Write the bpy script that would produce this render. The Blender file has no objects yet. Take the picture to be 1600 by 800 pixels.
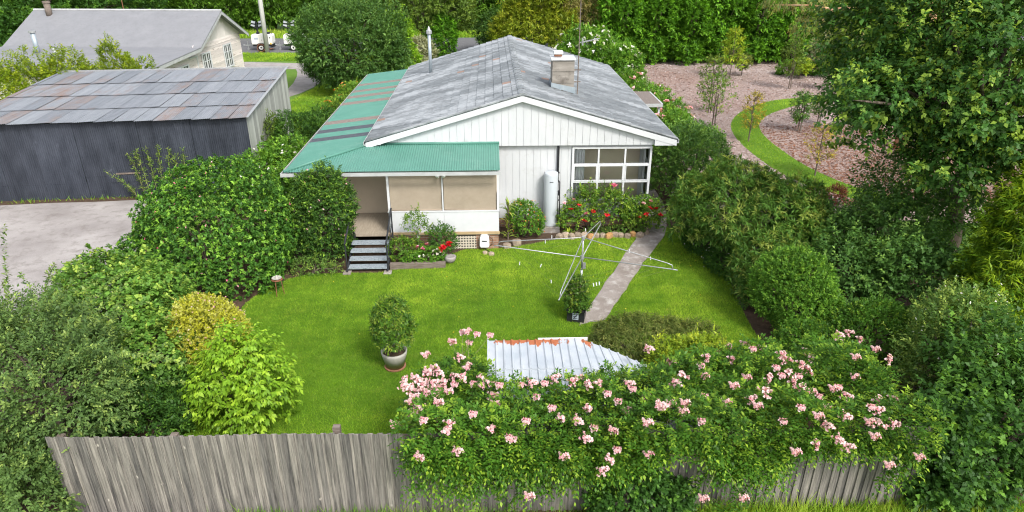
import bpy, math, random
import numpy as np
from mathutils import Vector, Matrix

sc = bpy.context.scene
C = sc.collection
R = math.radians
rnd = random.Random(7)

# ------------------------------------------------------------------ camera, sky, sun, exposure
cd = bpy.data.cameras.new('camera')
cam = bpy.data.objects.new('camera', cd)
C.objects.link(cam)
cam.location = (0, 0, 9.3)
cam.rotation_euler = (R(90 - 25.064), 0, R(-1.848))
cd.sensor_width = 36
cd.lens = 24.01
cd.clip_end = 1000
sc.camera = cam

SUN_EL, SUN_AZ = 47, 148            # degrees; azimuth clockwise from +Y
w = bpy.data.worlds.new('World')
sc.world = w
w.use_nodes = True
nt = w.node_tree
bg = nt.nodes['Background']
sky = nt.nodes.new('ShaderNodeTexSky')
sky.sky_type = 'NISHITA'
sky.sun_disc = False
sky.sun_elevation = R(SUN_EL)
sky.sun_rotation = R(SUN_AZ)
sky.air_density = 1.0
sky.dust_density = 3.0
hs = nt.nodes.new('ShaderNodeHueSaturation')
hs.inputs['Saturation'].default_value = 0.35      # cloud cover: the dome is nearly neutral
nt.links.new(sky.outputs[0], hs.inputs['Color'])
nt.links.new(hs.outputs[0], bg.inputs['Color'])
bg.inputs['Strength'].default_value = 0.15

sl = bpy.data.lights.new('sun', 'SUN')
sl.energy = 1.5
sl.angle = R(12)
sl.color = (1.0, 0.96, 0.9)
so = bpy.data.objects.new('sun', sl)
C.objects.link(so)
az, el = R(SUN_AZ), R(SUN_EL)
sdir = Vector((math.sin(az) * math.cos(el), math.cos(az) * math.cos(el), math.sin(el)))
so.rotation_euler = (-sdir).to_track_quat('-Z', 'Y').to_euler()
so.location = (-10, -10, 30)

sc.view_settings.view_transform = 'Standard'
sc.view_settings.look = 'None'
sc.view_settings.exposure = 1.05
sc.view_settings.gamma = 1
sc.render.engine = 'CYCLES'
sc.cycles.use_denoising = True
sc.cycles.denoiser = 'OPENIMAGEDENOISE'
sc.cycles.denoising_input_passes = 'RGB_ALBEDO_NORMAL'
sc.cycles.denoising_prefilter = 'ACCURATE'
sc.cycles.filter_width = 1.1
sc.cycles.max_bounces = 6
sc.cycles.diffuse_bounces = 2
sc.cycles.glossy_bounces = 2
sc.cycles.transmission_bounces = 4
sc.cycles.transparent_max_bounces = 8
sc.cycles.caustics_reflective = False
sc.cycles.caustics_refractive = False


# ------------------------------------------------------------------ materials
def new_mat(name):
    m = bpy.data.materials.new(name)
    m.use_nodes = True
    n = m.node_tree
    return m, n, n.nodes['Principled BSDF']


def nd(n, t, **kw):
    o = n.nodes.new(t)
    for k, v in kw.items():
        setattr(o, k, v)
    return o


def mixc(n, fac, a, b, mode='MIX'):
    m = nd(n, 'ShaderNodeMix', data_type='RGBA', blend_type=mode)
    for sock, v in ((m.inputs[0], fac), (m.inputs[6], a), (m.inputs[7], b)):
        if isinstance(v, bpy.types.NodeSocket):
            n.links.new(v, sock)
        elif isinstance(v, (int, float)):
            sock.default_value = v
        else:
            sock.default_value = (*v, 1)
    return m.outputs[2]


def coords(n, scale=(1, 1, 1), kind='Object', rot=(0, 0, 0)):
    tc = nd(n, 'ShaderNodeTexCoord')
    mp = nd(n, 'ShaderNodeMapping')
    mp.inputs['Scale'].default_value = scale
    mp.inputs['Rotation'].default_value = rot
    n.links.new(tc.outputs[kind], mp.inputs[0])
    return mp.outputs[0]


def noise(n, co, scale, detail=5, rough=0.6):
    t = nd(n, 'ShaderNodeTexNoise')
    t.inputs['Scale'].default_value = scale
    t.inputs['Detail'].default_value = detail
    t.inputs['Roughness'].default_value = rough
    n.links.new(co, t.inputs['Vector'])
    return t.outputs[0]


def ramp(n, fac, a, b):
    r = nd(n, 'ShaderNodeMapRange')
    r.inputs[1].default_value = a
    r.inputs[2].default_value = b
    n.links.new(fac, r.inputs[0])
    return r.outputs[0]


def bump(n, h, p, strength=0.4, dist=0.02):
    b = nd(n, 'ShaderNodeBump')
    b.inputs['Strength'].default_value = strength
    b.inputs['Distance'].default_value = dist
    n.links.new(h, b.inputs['Height'])
    n.links.new(b.outputs[0], p.inputs['Normal'])


def attr(n):
    a = nd(n, 'ShaderNodeAttribute', attribute_name='tint')
    s = nd(n, 'ShaderNodeSeparateColor')
    n.links.new(a.outputs['Color'], s.inputs[0])
    return s.outputs


def weathered(name, c1, c2, scale=3, rough=0.7, stretch=(1, 1, 1), c3=None, s3=1.0, t3=(0.55, 0.7), bmp=0.15, bscale=None,
              metal=0, tint=False, spec=0.3, s3st=(1, 1, 1)):
    """two tones through stretched noise, an optional third tone in patches, optional per-piece tint"""
    m, n, p = new_mat(name)
    co = coords(n, stretch)
    f = ramp(n, noise(n, co, scale, 8, 0.65), 0.32, 0.68)
    col = mixc(n, f, c1, c2)
    if c3:
        g = ramp(n, noise(n, coords(n, s3st), s3, 6, 0.7), *t3)
        col = mixc(n, g, col, c3)
    if tint:
        a = attr(n)
        v = nd(n, 'ShaderNodeMapRange')
        v.inputs[3].default_value = 0.62
        v.inputs[4].default_value = 1.3
        n.links.new(a[0], v.inputs[0])
        hv = nd(n, 'ShaderNodeVectorMath', operation='SCALE')
        n.links.new(col, hv.inputs[0])
        n.links.new(v.outputs[0], hv.inputs['Scale'])
        col = hv.outputs[0]
    n.links.new(col, p.inputs['Base Color'])
    p.inputs['Roughness'].default_value = rough
    p.inputs['Metallic'].default_value = metal
    p.inputs['Specular IOR Level'].default_value = spec
    if bmp:
        bump(n, noise(n, coords(n, stretch), bscale or scale * 4, 6), p, bmp, 0.02)
    return m


def leaf_mat(name, dark, mid, tip, rough=0.48, trans=0.3, spec=0.22):
    m, n, p = new_mat(name)
    a = attr(n)
    col = mixc(n, a[0], dark, mid)
    col = mixc(n, a[1], col, tip)
    n.links.new(col, p.inputs['Base Color'])
    p.inputs['Roughness'].default_value = rough
    p.inputs['Specular IOR Level'].default_value = spec
    tr = nd(n, 'ShaderNodeBsdfTranslucent')
    yel = mixc(n, 1.0, col, (1.35, 1.25, 0.5), 'MULTIPLY')
    n.links.new(yel, tr.inputs[0])
    mx = nd(n, 'ShaderNodeMixShader')
    mx.inputs[0].default_value = trans
    n.links.new(p.outputs[0], mx.inputs[1])
    n.links.new(tr.outputs[0], mx.inputs[2])
    n.links.new(mx.outputs[0], n.nodes['Material Output'].inputs[0])
    return m


def glass_mat():
    m, n, p = new_mat('window_glass')
    tr = nd(n, 'ShaderNodeBsdfTransparent')
    tr.inputs[0].default_value = (0.96, 0.97, 0.97, 1)
    gl = nd(n, 'ShaderNodeBsdfGlossy')
    gl.inputs['Roughness'].default_value = 0.03
    fr = nd(n, 'ShaderNodeFresnel')
    fr.inputs[0].default_value = 1.5
    mx = nd(n, 'ShaderNodeMixShader')
    n.links.new(fr.outputs[0], mx.inputs[0])
    n.links.new(tr.outputs[0], mx.inputs[1])
    n.links.new(gl.outputs[0], mx.inputs[2])
    n.links.new(mx.outputs[0], n.nodes['Material Output'].inputs[0])
    return m


M = {}
M['glass'] = glass_mat()
M['white'] = weathered('white_paint', (0.52, 0.535, 0.55), (0.57, 0.58, 0.59), 2.5, 0.5, (1, 1, 0.4), (0.43, 0.43, 0.42), 1.6, (0.56, 0.8), 0.05)
M['white_gloss'] = weathered('white_enamel', (0.45, 0.485, 0.52), (0.5, 0.53, 0.56), 3, 0.35, (1, 1, 0.5), None, 1, (0, 1), 0.02)
M['trim'] = weathered('white_trim', (0.57, 0.585, 0.6), (0.62, 0.63, 0.64), 4, 0.45, bmp=0.03)
M['black'] = weathered('black_plastic', (0.012, 0.013, 0.015), (0.03, 0.03, 0.034), 6, 0.45, bmp=0.05)
M['steel_dark'] = weathered('dark_painted_steel', (0.018, 0.02, 0.024), (0.04, 0.043, 0.05), 8, 0.5, bmp=0.08)
M['galv'] = weathered('galvanised_steel', (0.3, 0.31, 0.31), (0.44, 0.45, 0.45), 14, 0.45, (1, 1, 1), (0.3, 0.25, 0.2), 9, (0.62, 0.78), 0.1, metal=0.45)
M['flue'] = weathered('flue_metal', (0.3, 0.36, 0.4), (0.42, 0.47, 0.5), 5, 0.4, (1, 1, .3), metal=0.4)
M['rust'] = weathered('rusted_iron', (0.16, 0.06, 0.03), (0.3, 0.14, 0.08), 10, 0.8, c3=(0.08, 0.05, 0.04), s3=6)
M['tread'] = weathered('steel_tread', (0.2, 0.24, 0.27), (0.36, 0.4, 0.43), 18, 0.5, (1, 1, 1), (0.08, 0.09, 0.1), 22, (0.55, 0.65), 0.3)
M['blind'] = weathered('beige_canvas', (0.32, 0.265, 0.2), (0.36, 0.3, 0.23), 5, 0.9, (1, 1, 1), (0.28, 0.23, 0.17), 1.4, (0.55, 0.8), 0.1, 160)
M['inner'] = weathered('beige_wall', (0.62, 0.52, 0.4), (0.68, 0.57, 0.45), 2, 0.9)
M['deck'] = weathered('deck_boards', (0.3, 0.25, 0.19), (0.42, 0.36, 0.28), 6, 0.8, (6, 0.6, 1))
M['carpet'] = weathered('tan_floor', (0.36, 0.25, 0.16), (0.42, 0.3, 0.2), 3, 0.9)
M['tan_timber'] = weathered('tan_timber', (0.38, 0.27, 0.15), (0.48, 0.36, 0.21), 6, 0.7, (0.6, 6, 6))
M['curtain'] = weathered('white_curtain', (0.7, 0.72, 0.73), (0.8, 0.8, 0.8), 3, 0.9)
M['green_roof'] = weathered('green_metal_roof', (0.075, 0.205, 0.16), (0.095, 0.24, 0.19), 1.1, 0.42, (1, 1, 1), (0.14, 0.27, 0.22), 1.5, (0.55, 0.85), 0.04)
M['brown_sheet'] = weathered('lichen_covered_sheet', (0.12, 0.1, 0.085), (0.24, 0.2, 0.18), 14, 0.85, (1, 1, 1), (0.42, 0.4, 0.36), 16, (0.62, 0.75), 0.2)
M['dark_sheet'] = weathered('dark_clear_sheet', (0.05, 0.06, 0.075), (0.085, 0.09, 0.1), 7, 0.35, (1, 1, 1), (0.4, 0.38, 0.34), 13, (0.68, 0.76), 0.1)
M['gutter'] = weathered('gutter_paint', (0.34, 0.35, 0.35), (0.46, 0.47, 0.47), 3, 0.5, (1, 1, 1), (0.3, 0.27, 0.24), 2.5, (0.6, 0.8), 0.05)
M['grey_roof'] = weathered('grey_metal_roof', (0.19, 0.193, 0.205), (0.225, 0.228, 0.24), 1.2, 0.5, (1, 1, 1), (0.17, 0.17, 0.18), 5, (0.5, 0.8), 0.03)
M['soil'] = weathered('garden_soil', (0.045, 0.028, 0.017), (0.1, 0.066, 0.042), 5, 0.95, c3=(0.16, 0.11, 0.075), s3=12, t3=(0.58, 0.7), bmp=0.8, bscale=24)
M['timber_old'] = weathered('old_timber', (0.1, 0.075, 0.06), (0.24, 0.2, 0.17), 5, 0.85, (0.7, 7, 7), bmp=0.4)
M['bark'] = weathered('bark', (0.09, 0.065, 0.05), (0.2, 0.16, 0.13), 9, 0.9, (1, 1, .25), bmp=0.6)
M['bark_red'] = weathered('orange_bark', (0.42, 0.19, 0.1), (0.6, 0.36, 0.22), 3, 0.8, (1, 1, 1), (0.3, 0.25, 0.22), 3, (0.55, 0.7), 0.3)
M['pale_pole'] = weathered('weathered_pole', (0.38, 0.38, 0.35), (0.52, 0.52, 0.48), 3, 0.85, (6, 6, .3), bmp=0.3)
M['concrete_pot'] = weathered('concrete_pot', (0.36, 0.35, 0.31), (0.45, 0.43, 0.39), 6, 0.8, c3=(0.27, 0.26, 0.22), s3=3)
M['terracotta'] = weathered('terracotta', (0.22, 0.1, 0.06), (0.32, 0.16, 0.1), 8, 0.8)
M['rock'] = weathered('sandstone', (0.2, 0.15, 0.11), (0.42, 0.34, 0.26), 5, 0.9, c3=(0.5, 0.4, 0.3), s3=3, bmp=0.6, tint=True)
M['rock_orange'] = weathered('orange_sandstone', (0.36, 0.19, 0.07), (0.5, 0.3, 0.13), 6, 0.9, c3=(0.25, 0.18, 0.12), s3=5, bmp=0.6)
M['trailer_white'] = weathered('trailer_white', (0.7, 0.69, 0.64), (0.77, 0.76, 0.71), 4, 0.4, bmp=0.02)
M['tyre'] = weathered('tyre_rubber', (0.015, 0.015, 0.015), (0.03, 0.03, 0.03), 9, 0.8)
M['lamp_face'] = weathered('lamp_lens', (0.22, 0.24, 0.25), (0.35, 0.37, 0.38), 8, 0.2, bmp=0)
M['orange_lens'] = weathered('amber_lens', (0.7, 0.4, 0.02), (0.75, 0.45, 0.04), 8, 0.3, bmp=0)
M['blue_grey'] = weathered('faded_decal', (0.3, 0.36, 0.45), (0.45, 0.5, 0.56), 12, 0.5, bmp=0)
M['weatherboard'] = weathered('peeling_cream_paint', (0.64, 0.57, 0.53), (0.72, 0.66, 0.62), 5, 0.75, (0.6, 0.6, 6), (0.25, 0.19, 0.15), 1.6, (0.56, 0.68), 0.2, tint=True, s3st=(1, .8, 7))
M['cream'] = weathered('cream_sheet', (0.66, 0.61, 0.57), (0.72, 0.67, 0.63), 1.5, 0.7)
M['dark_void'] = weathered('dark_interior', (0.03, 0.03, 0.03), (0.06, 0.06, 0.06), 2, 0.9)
M['shed_black'] = weathered('faded_black_paint', (0.02, 0.024, 0.034), (0.05, 0.057, 0.074), 2.2, 0.6, (1, 1, .35), (0.13, 0.14, 0.17), 1.6, (0.63, 0.8), 0.1, tint=True)
M['shed_side'] = weathered('grey_side_boards', (0.3, 0.32, 0.28), (0.46, 0.47, 0.43), 4, 0.8, (5, 5, .4), bmp=0.3, tint=True)
M['small_white_roof'] = None
M['white_plastic'] = weathered('white_plastic', (0.7, 0.71, 0.71), (0.76, 0.77, 0.77), 5, 0.35, bmp=0)
M['red_petal'] = leaf_mat('red_petals', (0.55, 0.008, 0.012), (0.75, 0.02, 0.025), (0.8, 0.08, 0.1), 0.5, 0.15)
M['pink_petal'] = leaf_mat('pink_petals', (0.62, 0.22, 0.28), (0.78, 0.44, 0.49), (0.84, 0.68, 0.69), 0.55, 0.25)
M['deep_pink_petal'] = leaf_mat('deep_pink_petals', (0.6, 0.08, 0.2), (0.75, 0.2, 0.33), (0.85, 0.45, 0.5), 0.55, 0.2)
M['white_petal'] = leaf_mat('white_petals', (0.7, 0.66, 0.6), (0.8, 0.78, 0.74), (0.85, 0.84, 0.8), 0.6, 0.2)
M['orange_petal'] = leaf_mat('orange_petals', (0.7, 0.1, 0.02), (0.8, 0.22, 0.04), (0.8, 0.35, 0.1), 0.6, 0.2)

# foliage kinds: dark, mid, new growth
LEAF = {
    'camellia': ((0.0149, 0.0517, 0.0138), (0.0506, 0.1323, 0.0276), (0.138, 0.2587, 0.0483)),
    'deep': ((0.015, 0.045, 0.014), (0.04, 0.1, 0.025), (0.1, 0.2, 0.04)),
    'ivy': ((0.035, 0.09, 0.02), (0.09, 0.19, 0.045), (0.24, 0.34, 0.08)),
    'golden': ((0.17, 0.19, 0.02), (0.36, 0.33, 0.04), (0.42, 0.36, 0.17)),
    'lime': ((0.06, 0.135, 0.015), (0.14, 0.25, 0.024), (0.21, 0.34, 0.04)),
    'grey_green': ((0.03, 0.065, 0.03), (0.085, 0.145, 0.06), (0.19, 0.25, 0.095)),
    'bright': ((0.03, 0.085, 0.015), (0.075, 0.175, 0.028), (0.15, 0.26, 0.045)),
    'vine': ((0.018, 0.055, 0.01), (0.052, 0.135, 0.02), (0.16, 0.24, 0.033)),
    'oleander': ((0.03, 0.08, 0.022), (0.085, 0.18, 0.045), (0.22, 0.26, 0.09)),
    'big_tree': ((0.0134, 0.0448, 0.0146), (0.0448, 0.1176, 0.0336), (0.224, 0.3696, 0.0672)),
    'understorey': ((0.024, 0.066, 0.024), (0.072, 0.156, 0.0504), (0.168, 0.276, 0.084)),
    'bamboo': ((0.025, 0.07, 0.006), (0.085, 0.165, 0.012), (0.2, 0.27, 0.02)),
    'pale': ((0.035, 0.08, 0.025), (0.09, 0.165, 0.05), (0.22, 0.28, 0.09)),
    'hedge': ((0.018, 0.06, 0.008), (0.06, 0.16, 0.016), (0.13, 0.28, 0.03)),
    'hedge_far': ((0.02, 0.05, 0.01), (0.055, 0.125, 0.018), (0.1, 0.2, 0.03)),
    'wattle': ((0.06, 0.1, 0.012), (0.15, 0.19, 0.022), (0.26, 0.27, 0.04)),
    'olive': ((0.035, 0.065, 0.018), (0.075, 0.125, 0.03), (0.13, 0.18, 0.05)),
    'round_tree': ((0.02, 0.055, 0.02), (0.06, 0.125, 0.042), (0.12, 0.2, 0.075)),
    'dry': ((0.11, 0.1, 0.06), (0.2, 0.18, 0.1), (0.27, 0.27, 0.13)),
    'weeping': ((0.035, 0.06, 0.018), (0.085, 0.115, 0.035), (0.16, 0.165, 0.07)),
    'lime_yellow': ((0.07, 0.13, 0.015), (0.17, 0.24, 0.025), (0.27, 0.3, 0.04)),
    'burgundy': ((0.06, 0.02, 0.025), (0.12, 0.04, 0.045), (0.2, 0.08, 0.06)),
    'potted': ((0.015, 0.05, 0.012), (0.055, 0.125, 0.02), (0.15, 0.19, 0.04)),
    'grey_leaf': ((0.12, 0.13, 0.12), (0.22, 0.23, 0.22), (0.34, 0.34, 0.33)),
    'strappy': ((0.06, 0.13, 0.02), (0.17, 0.25, 0.05), (0.36, 0.36, 0.12)),
    'rose': ((0.03, 0.075, 0.015), (0.08, 0.17, 0.03), (0.2, 0.27, 0.05)),
    'autumn': ((0.12, 0.1, 0.03), (0.22, 0.2, 0.04), (0.5, 0.22, 0.04)),
    'weed': ((0.07, 0.14, 0.03), (0.14, 0.22, 0.06), (0.26, 0.28, 0.12)),
    'yellow_green': ((0.06, 0.11, 0.008), (0.14, 0.2, 0.014), (0.25, 0.28, 0.025)),
    'verandah': ((0.012, 0.04, 0.014), (0.042, 0.1, 0.028), (0.15, 0.25, 0.045)),
    'gum': ((0.06, 0.08, 0.04), (0.12, 0.14, 0.07), (0.25, 0.2, 0.1)),
    'grass': ((0.062, 0.14, 0.014), (0.128, 0.24, 0.022), (0.25, 0.305, 0.055)),
    'long_grass': ((0.06, 0.15, 0.012), (0.13, 0.27, 0.025), (0.3, 0.32, 0.08)),
}
for k, v in LEAF.items():
    M['leaf_' + k] = leaf_mat(k + '_leaves', *[tuple(min(.6, c * kk * dk) for c, kk in zip(q, (1.85, 1.85, 1.15))) for q, dk in zip(v, (.75, .98, 1.05))], trans=0.3)
for k in ('grass', 'long_grass'):
    M['leaf_' + k].node_tree.nodes['Principled BSDF'].inputs['Roughness'].default_value = 0.7


# ------------------------------------------------------------------ object helpers
def link(name, data, m=None, parent=None):
    o = bpy.data.objects.new(name, data)
    C.objects.link(o)
    if m is not None:
        for mm in (m if isinstance(m, (list, tuple)) else [m]):
            data.materials.append(mm)
    if parent is not None:
        o.parent = parent
    return o


def tag(o, label=None, cat=None, group=None, kind=None):
    if label: o['label'] = label
    if cat: o['category'] = cat
    if group: o['group'] = group
    if kind: o['kind'] = kind
    return o


def thing(name, label, cat, loc=(0, 0, 0), rz=0, group=None):
    o = bpy.data.objects.new(name, None)
    o.empty_display_size = 0.2
    C.objects.link(o)
    o.location = loc
    o.rotation_euler = (0, 0, rz)
    return tag(o, label, cat, group)


def copy_tree(o, parent=None):
    c = o.copy()
    C.objects.link(c)
    if parent is not None:
        c.parent = parent
    for ch in list(o.children):
        copy_tree(ch, c)
    return c


class MB:
    """collects hard-surface pieces; build() links them as one mesh"""
    def __init__(s):
        s.v, s.f, s.t, s.mi = [], [], [], []
        s.tint = (0.5, 0, 0)
        s.mat = 0

    def add(s, vs, fs):
        b = len(s.v)
        s.v += [tuple(x) for x in vs]
        s.t += [s.tint] * len(vs)
        s.f += [tuple(i + b for i in f) for f in fs]
        s.mi += [s.mat] * len(fs)

    def box(s, x0, x1, y0, y1, z0, z1):
        s.add([(x0, y0, z0), (x1, y0, z0), (x1, y1, z0), (x0, y1, z0), (x0, y0, z1), (x1, y0, z1), (x1, y1, z1), (x0, y1, z1)],
              [(0, 3, 2, 1), (4, 5, 6, 7), (0, 1, 5, 4), (1, 2, 6, 5), (2, 3, 7, 6), (3, 0, 4, 7)])
        return s

    def obox(s, mtx, x, y, z):
        """box of half sizes x,y,z under a matrix"""
        vs = [mtx @ Vector((a * x, b * y, c * z)) for c in (-1, 1) for a, b in ((-1, -1), (1, -1), (1, 1), (-1, 1))]
        s.add(vs, [(0, 3, 2, 1), (4, 5, 6, 7), (0, 1, 5, 4), (1, 2, 6, 5), (2, 3, 7, 6), (3, 0, 4, 7)])
        return s

    def bar(s, p0, p1, wd, hd):
        p0, p1 = Vector(p0), Vector(p1)
        d = p1 - p0
        q = d.to_track_quat('Y', 'Z').to_matrix().to_4x4()
        return s.obox(Matrix.Translation((p0 + p1) / 2) @ q, wd / 2, d.length / 2, hd / 2)

    def tube(s, pts, rad, n=8, cap=True):
        pts = [Vector(p) for p in pts]
        if not isinstance(rad, (list, tuple)):
            rad = [rad] * len(pts)
        vs, fs = [], []
        ref = None
        for i, p in enumerate(pts):
            d = (pts[min(i + 1, len(pts) - 1)] - pts[max(i - 1, 0)])
            if d.length < 1e-9: d = Vector((0, 0, 1))
            d.normalize()
            if ref is None:
                ref = d.orthogonal().normalized()
            u = (ref - d * ref.dot(d))
            if u.length < 1e-4: u = d.orthogonal()
            u.normalize()
            ref = u
            v = d.cross(u)
            for k in range(n):
                a = 2 * math.pi * k / n
                vs.append(p + (u * math.cos(a) + v * math.sin(a)) * rad[i])
        for i in range(len(pts) - 1):
            for k in range(n):
                k2 = (k + 1) % n
                fs.append((i * n + k, i * n + k2, (i + 1) * n + k2, (i + 1) * n + k))
        if cap:
            fs.append(tuple(range(n - 1, -1, -1)))
            fs.append(tuple(range((len(pts) - 1) * n, len(pts) * n)))
        s.add(vs, fs)
        return s

    def lathe(s, prof, cx=0, cy=0, n=24, cap=True):
        vs, fs = [], []
        for r, z in prof:
            for k in range(n):
                a = 2 * math.pi * k / n
                vs.append((cx + r * math.cos(a), cy + r * math.sin(a), z))
        for i in range(len(prof) - 1):
            for k in range(n):
                k2 = (k + 1) % n
                fs.append((i * n + k, i * n + k2, (i + 1) * n + k2, (i + 1) * n + k))
        if cap:
            fs.append(tuple(range(n - 1, -1, -1)))
            fs.append(tuple(range((len(prof) - 1) * n, len(prof) * n)))
        s.add(vs, fs)
        return s

    def prism(s, poly, ax, a0, a1):
        """poly of 2D points extruded along axis ax ('x','y','z')"""
        def P(u, v, a):
            return {'x': (a, u, v), 'y': (u, a, v), 'z': (u, v, a)}[ax]
        k = len(poly)
        vs = [P(u, v, a0) for u, v in poly] + [P(u, v, a1) for u, v in poly]
        fs = [tuple(range(k)), tuple(range(2 * k - 1, k - 1, -1))]
        for i in range(k):
            j = (i + 1) % k
            fs.append((i, i + k, j + k, j))
        s.add(vs, fs)
        return s

    def build(s, name, m, parent=None, smooth=False, bevel=0):
        me = bpy.data.meshes.new(name)
        me.from_pydata(s.v, [], s.f)
        a = me.attributes.new('tint', 'FLOAT_COLOR', 'POINT')
        a.data.foreach_set('color', np.array([(*t, 1) for t in s.t], dtype=np.float32).ravel())
        o = link(name, me, m, parent)
        if any(s.mi):
            me.polygons.foreach_set('material_index', s.mi)
        if smooth:
            me.polygons.foreach_set('use_smooth', [True] * len(me.polygons))
        me.update()
        if bevel:
            md = o.modifiers.new('edge', 'BEVEL')
            md.width = bevel
            md.segments = 2
            md.limit_method = 'ANGLE'
        return o


def mesh_np(name, verts, nper, tint, m, parent=None):
    """mesh of len(verts)/nper separate faces, nper corners each"""
    verts = np.asarray(verts, dtype=np.float32).reshape(-1, 3)
    nv = len(verts)
    nf = nv // nper
    me = bpy.data.meshes.new(name)
    me.vertices.add(nv)
    me.vertices.foreach_set('co', verts.ravel())
    me.loops.add(nv)
    me.loops.foreach_set('vertex_index', np.arange(nv, dtype=np.int32))
    me.polygons.add(nf)
    me.polygons.foreach_set('loop_start', np.arange(nf, dtype=np.int32) * nper)
    me.update(calc_edges=True)
    a = me.attributes.new('tint', 'FLOAT_COLOR', 'POINT')
    t = np.ones((nf, 4), dtype=np.float32)
    t[:, :tint.shape[1]] = tint
    a.data.foreach_set('color', np.repeat(t, nper, axis=0).ravel())
    return link(name, me, m, parent)


# ------------------------------------------------------------------ foliage
def unit(v):
    return v / np.maximum(np.linalg.norm(v, axis=-1, keepdims=True), 1e-9)


def leaf_cloud(rng, cen, axis, per, L, W, layout='shoot', S=0.2, ang=50, droop=0.15, grow=0.25, size_var=0.3, clump=None, flat=0.0):
    """leaves set along short shoots: cen/axis are shoot bases and directions"""
    n = len(cen)
    cen = np.repeat(cen, per, axis=0)
    ax = unit(np.repeat(axis, per, axis=0))
    N = n * per
    k = np.tile(np.arange(per), n)
    tmp = np.where(np.abs(ax[:, 2:3]) < 0.9, np.array([[0, 0, 1.0]]), np.array([[1.0, 0, 0]]))
    u = unit(np.cross(ax, tmp))
    v = np.cross(ax, u)
    if layout == 'pinnate':            # leaflets in two ranks along a rib, flat frond facing up
        side = np.where(k % 2 == 0, 1.0, -1.0)[:, None]
        up = unit(np.array([[0, 0, 1.0]]) + rng.normal(0, 0.25, (N, 3)))
        lat = unit(np.cross(ax, up))
        f = ((k // 2 * 2 + 1) / per)[:, None]
        base = cen + ax * S * f - np.array([[0, 0, 1.0]]) * droop * S * f ** 2
        d = unit(ax * 0.55 + lat * side * 0.85 + rng.normal(0, 0.15, (N, 3)))
        last = (k == per - 1)[:, None]
        d = np.where(last, ax, d)
    else:
        phi = (k * 2.4 + np.repeat(rng.uniform(0, 6.28, n), per))[:, None] + rng.normal(0, 0.3, (N, 1))
        rad = u * np.cos(phi) + v * np.sin(phi)
        if layout == 'rosette':
            f = np.full((N, 1), 0.9) + rng.normal(0, 0.08, (N, 1))
        else:
            f = ((k + rng.uniform(0, 1, N)) / per)[:, None]
        th = np.radians(ang + rng.normal(0, 16, (N, 1)))
        th = th * (1.15 - 0.55 * f) if layout == 'shoot' else th
        base = cen + ax * S * f
        d = ax * np.cos(th) + rad * np.sin(th)
        d[:, 2] -= droop
        d = unit(d)
        up = unit(np.array([[0, 0, 1.0]]) + ax * 0.5 + rng.normal(0, 0.35 * (1 - flat), (N, 3)))
    nrm = unit(up - d * np.sum(up * d, axis=1, keepdims=True))
    sd = np.cross(d, nrm)
    sz = (1 + rng.normal(0, size_var, (N, 1))).clip(0.4, 1.7)
    if layout == 'shoot':
        sz = sz * (1.1 - 0.35 * f)
    l, wv = L * sz, W * sz * 0.5
    mid = base + d * l * 0.45
    v0 = base
    v1 = mid + sd * wv + nrm * wv * 0.35
    v2 = base + d * l - nrm * l * 0.12
    v3 = mid - sd * wv + nrm * wv * 0.35
    verts = np.stack([v0, v1, v2, v3], axis=1)
    cl = np.repeat(clump if clump is not None else rng.uniform(0, 1, n), per)
    r = (0.55 * rng.uniform(0, 1, N) + 0.45 * cl).clip(0, 1)
    gsel = np.repeat((rng.uniform(0, 1, n) < grow) * rng.uniform(0.35, 1, n), per)
    g = gsel * (0.35 + 0.65 * f[:, 0]) + 0.06 * rng.uniform(0, 1, N)
    return verts.reshape(-1, 3), np.stack([r, g, np.zeros(N)], axis=1)


def lump_fn(rng, amp, freq=2.6, k=7):
    fr = rng.normal(0, freq, (k, 3))
    ph = rng.uniform(0, 6.28, k)
    def f(p):
        return amp * np.sin(p @ fr.T + ph).mean(axis=1) * 1.8
    return f


def crown_points(rng, blobs, dens, amp=0.25, depth=0.22, inner=0.3, freq=2.6, gap=0.0, zmin=0.05, low=-0.6, core=0.55):
    """shoot bases and directions over the lumpy surface of a union of ellipsoids"""
    P, D, K = [], [], []
    lf = lump_fn(rng, 1.0, 1.3)
    for (cx, cy, cz, rx, ry, rz) in blobs:
        area = 4 * math.pi * (((rx * ry) ** 1.6 + (rx * rz) ** 1.6 + (ry * rz) ** 1.6) / 3) ** (1 / 1.6)
        n = int(area * dens)
        d = unit(rng.normal(0, 1, (n, 3)))
        d = d[d[:, 2] > low]
        n = len(d)
        f = lump_fn(rng, amp, freq)
        rr = 1 + f(d) + lump_fn(rng, amp * 0.5, freq * 2.7)(d)
        isin = rng.uniform(0, 1, n) < inner
        t = np.where(isin, rng.uniform(core, 0.92, n), 1 - np.abs(rng.normal(0, depth, n)))
        s = np.array([rx, ry, rz])
        p = np.array([cx, cy, cz]) + d * s * (rr * t)[:, None]
        out = unit(d / s)
        ax = unit(out + rng.normal(0, 0.45, (n, 3)) + np.array([0, 0, 0.35]))
        keep = p[:, 2] > zmin
        if gap > 0:
            keep &= ~((lf(p * 1.2) * 0.6 + rng.normal(0, 0.25, n)) < -1 + gap * 1.4)
        for (bx, by, bz, sx, sy, sz) in blobs:
            if (bx, by, bz) == (cx, cy, cz): continue
            q = (p - np.array([bx, by, bz])) / np.array([sx, sy, sz])
            keep &= np.sum(q * q, axis=1) > 0.62
        P.append(p[keep]); D.append(ax[keep])
    P, D = np.concatenate(P), np.concatenate(D)
    cl = (0.5 + 0.5 * lf(P * 1.6) + rng.normal(0, 0.2, len(P))).clip(0, 1)
    return P, D, cl


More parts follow.
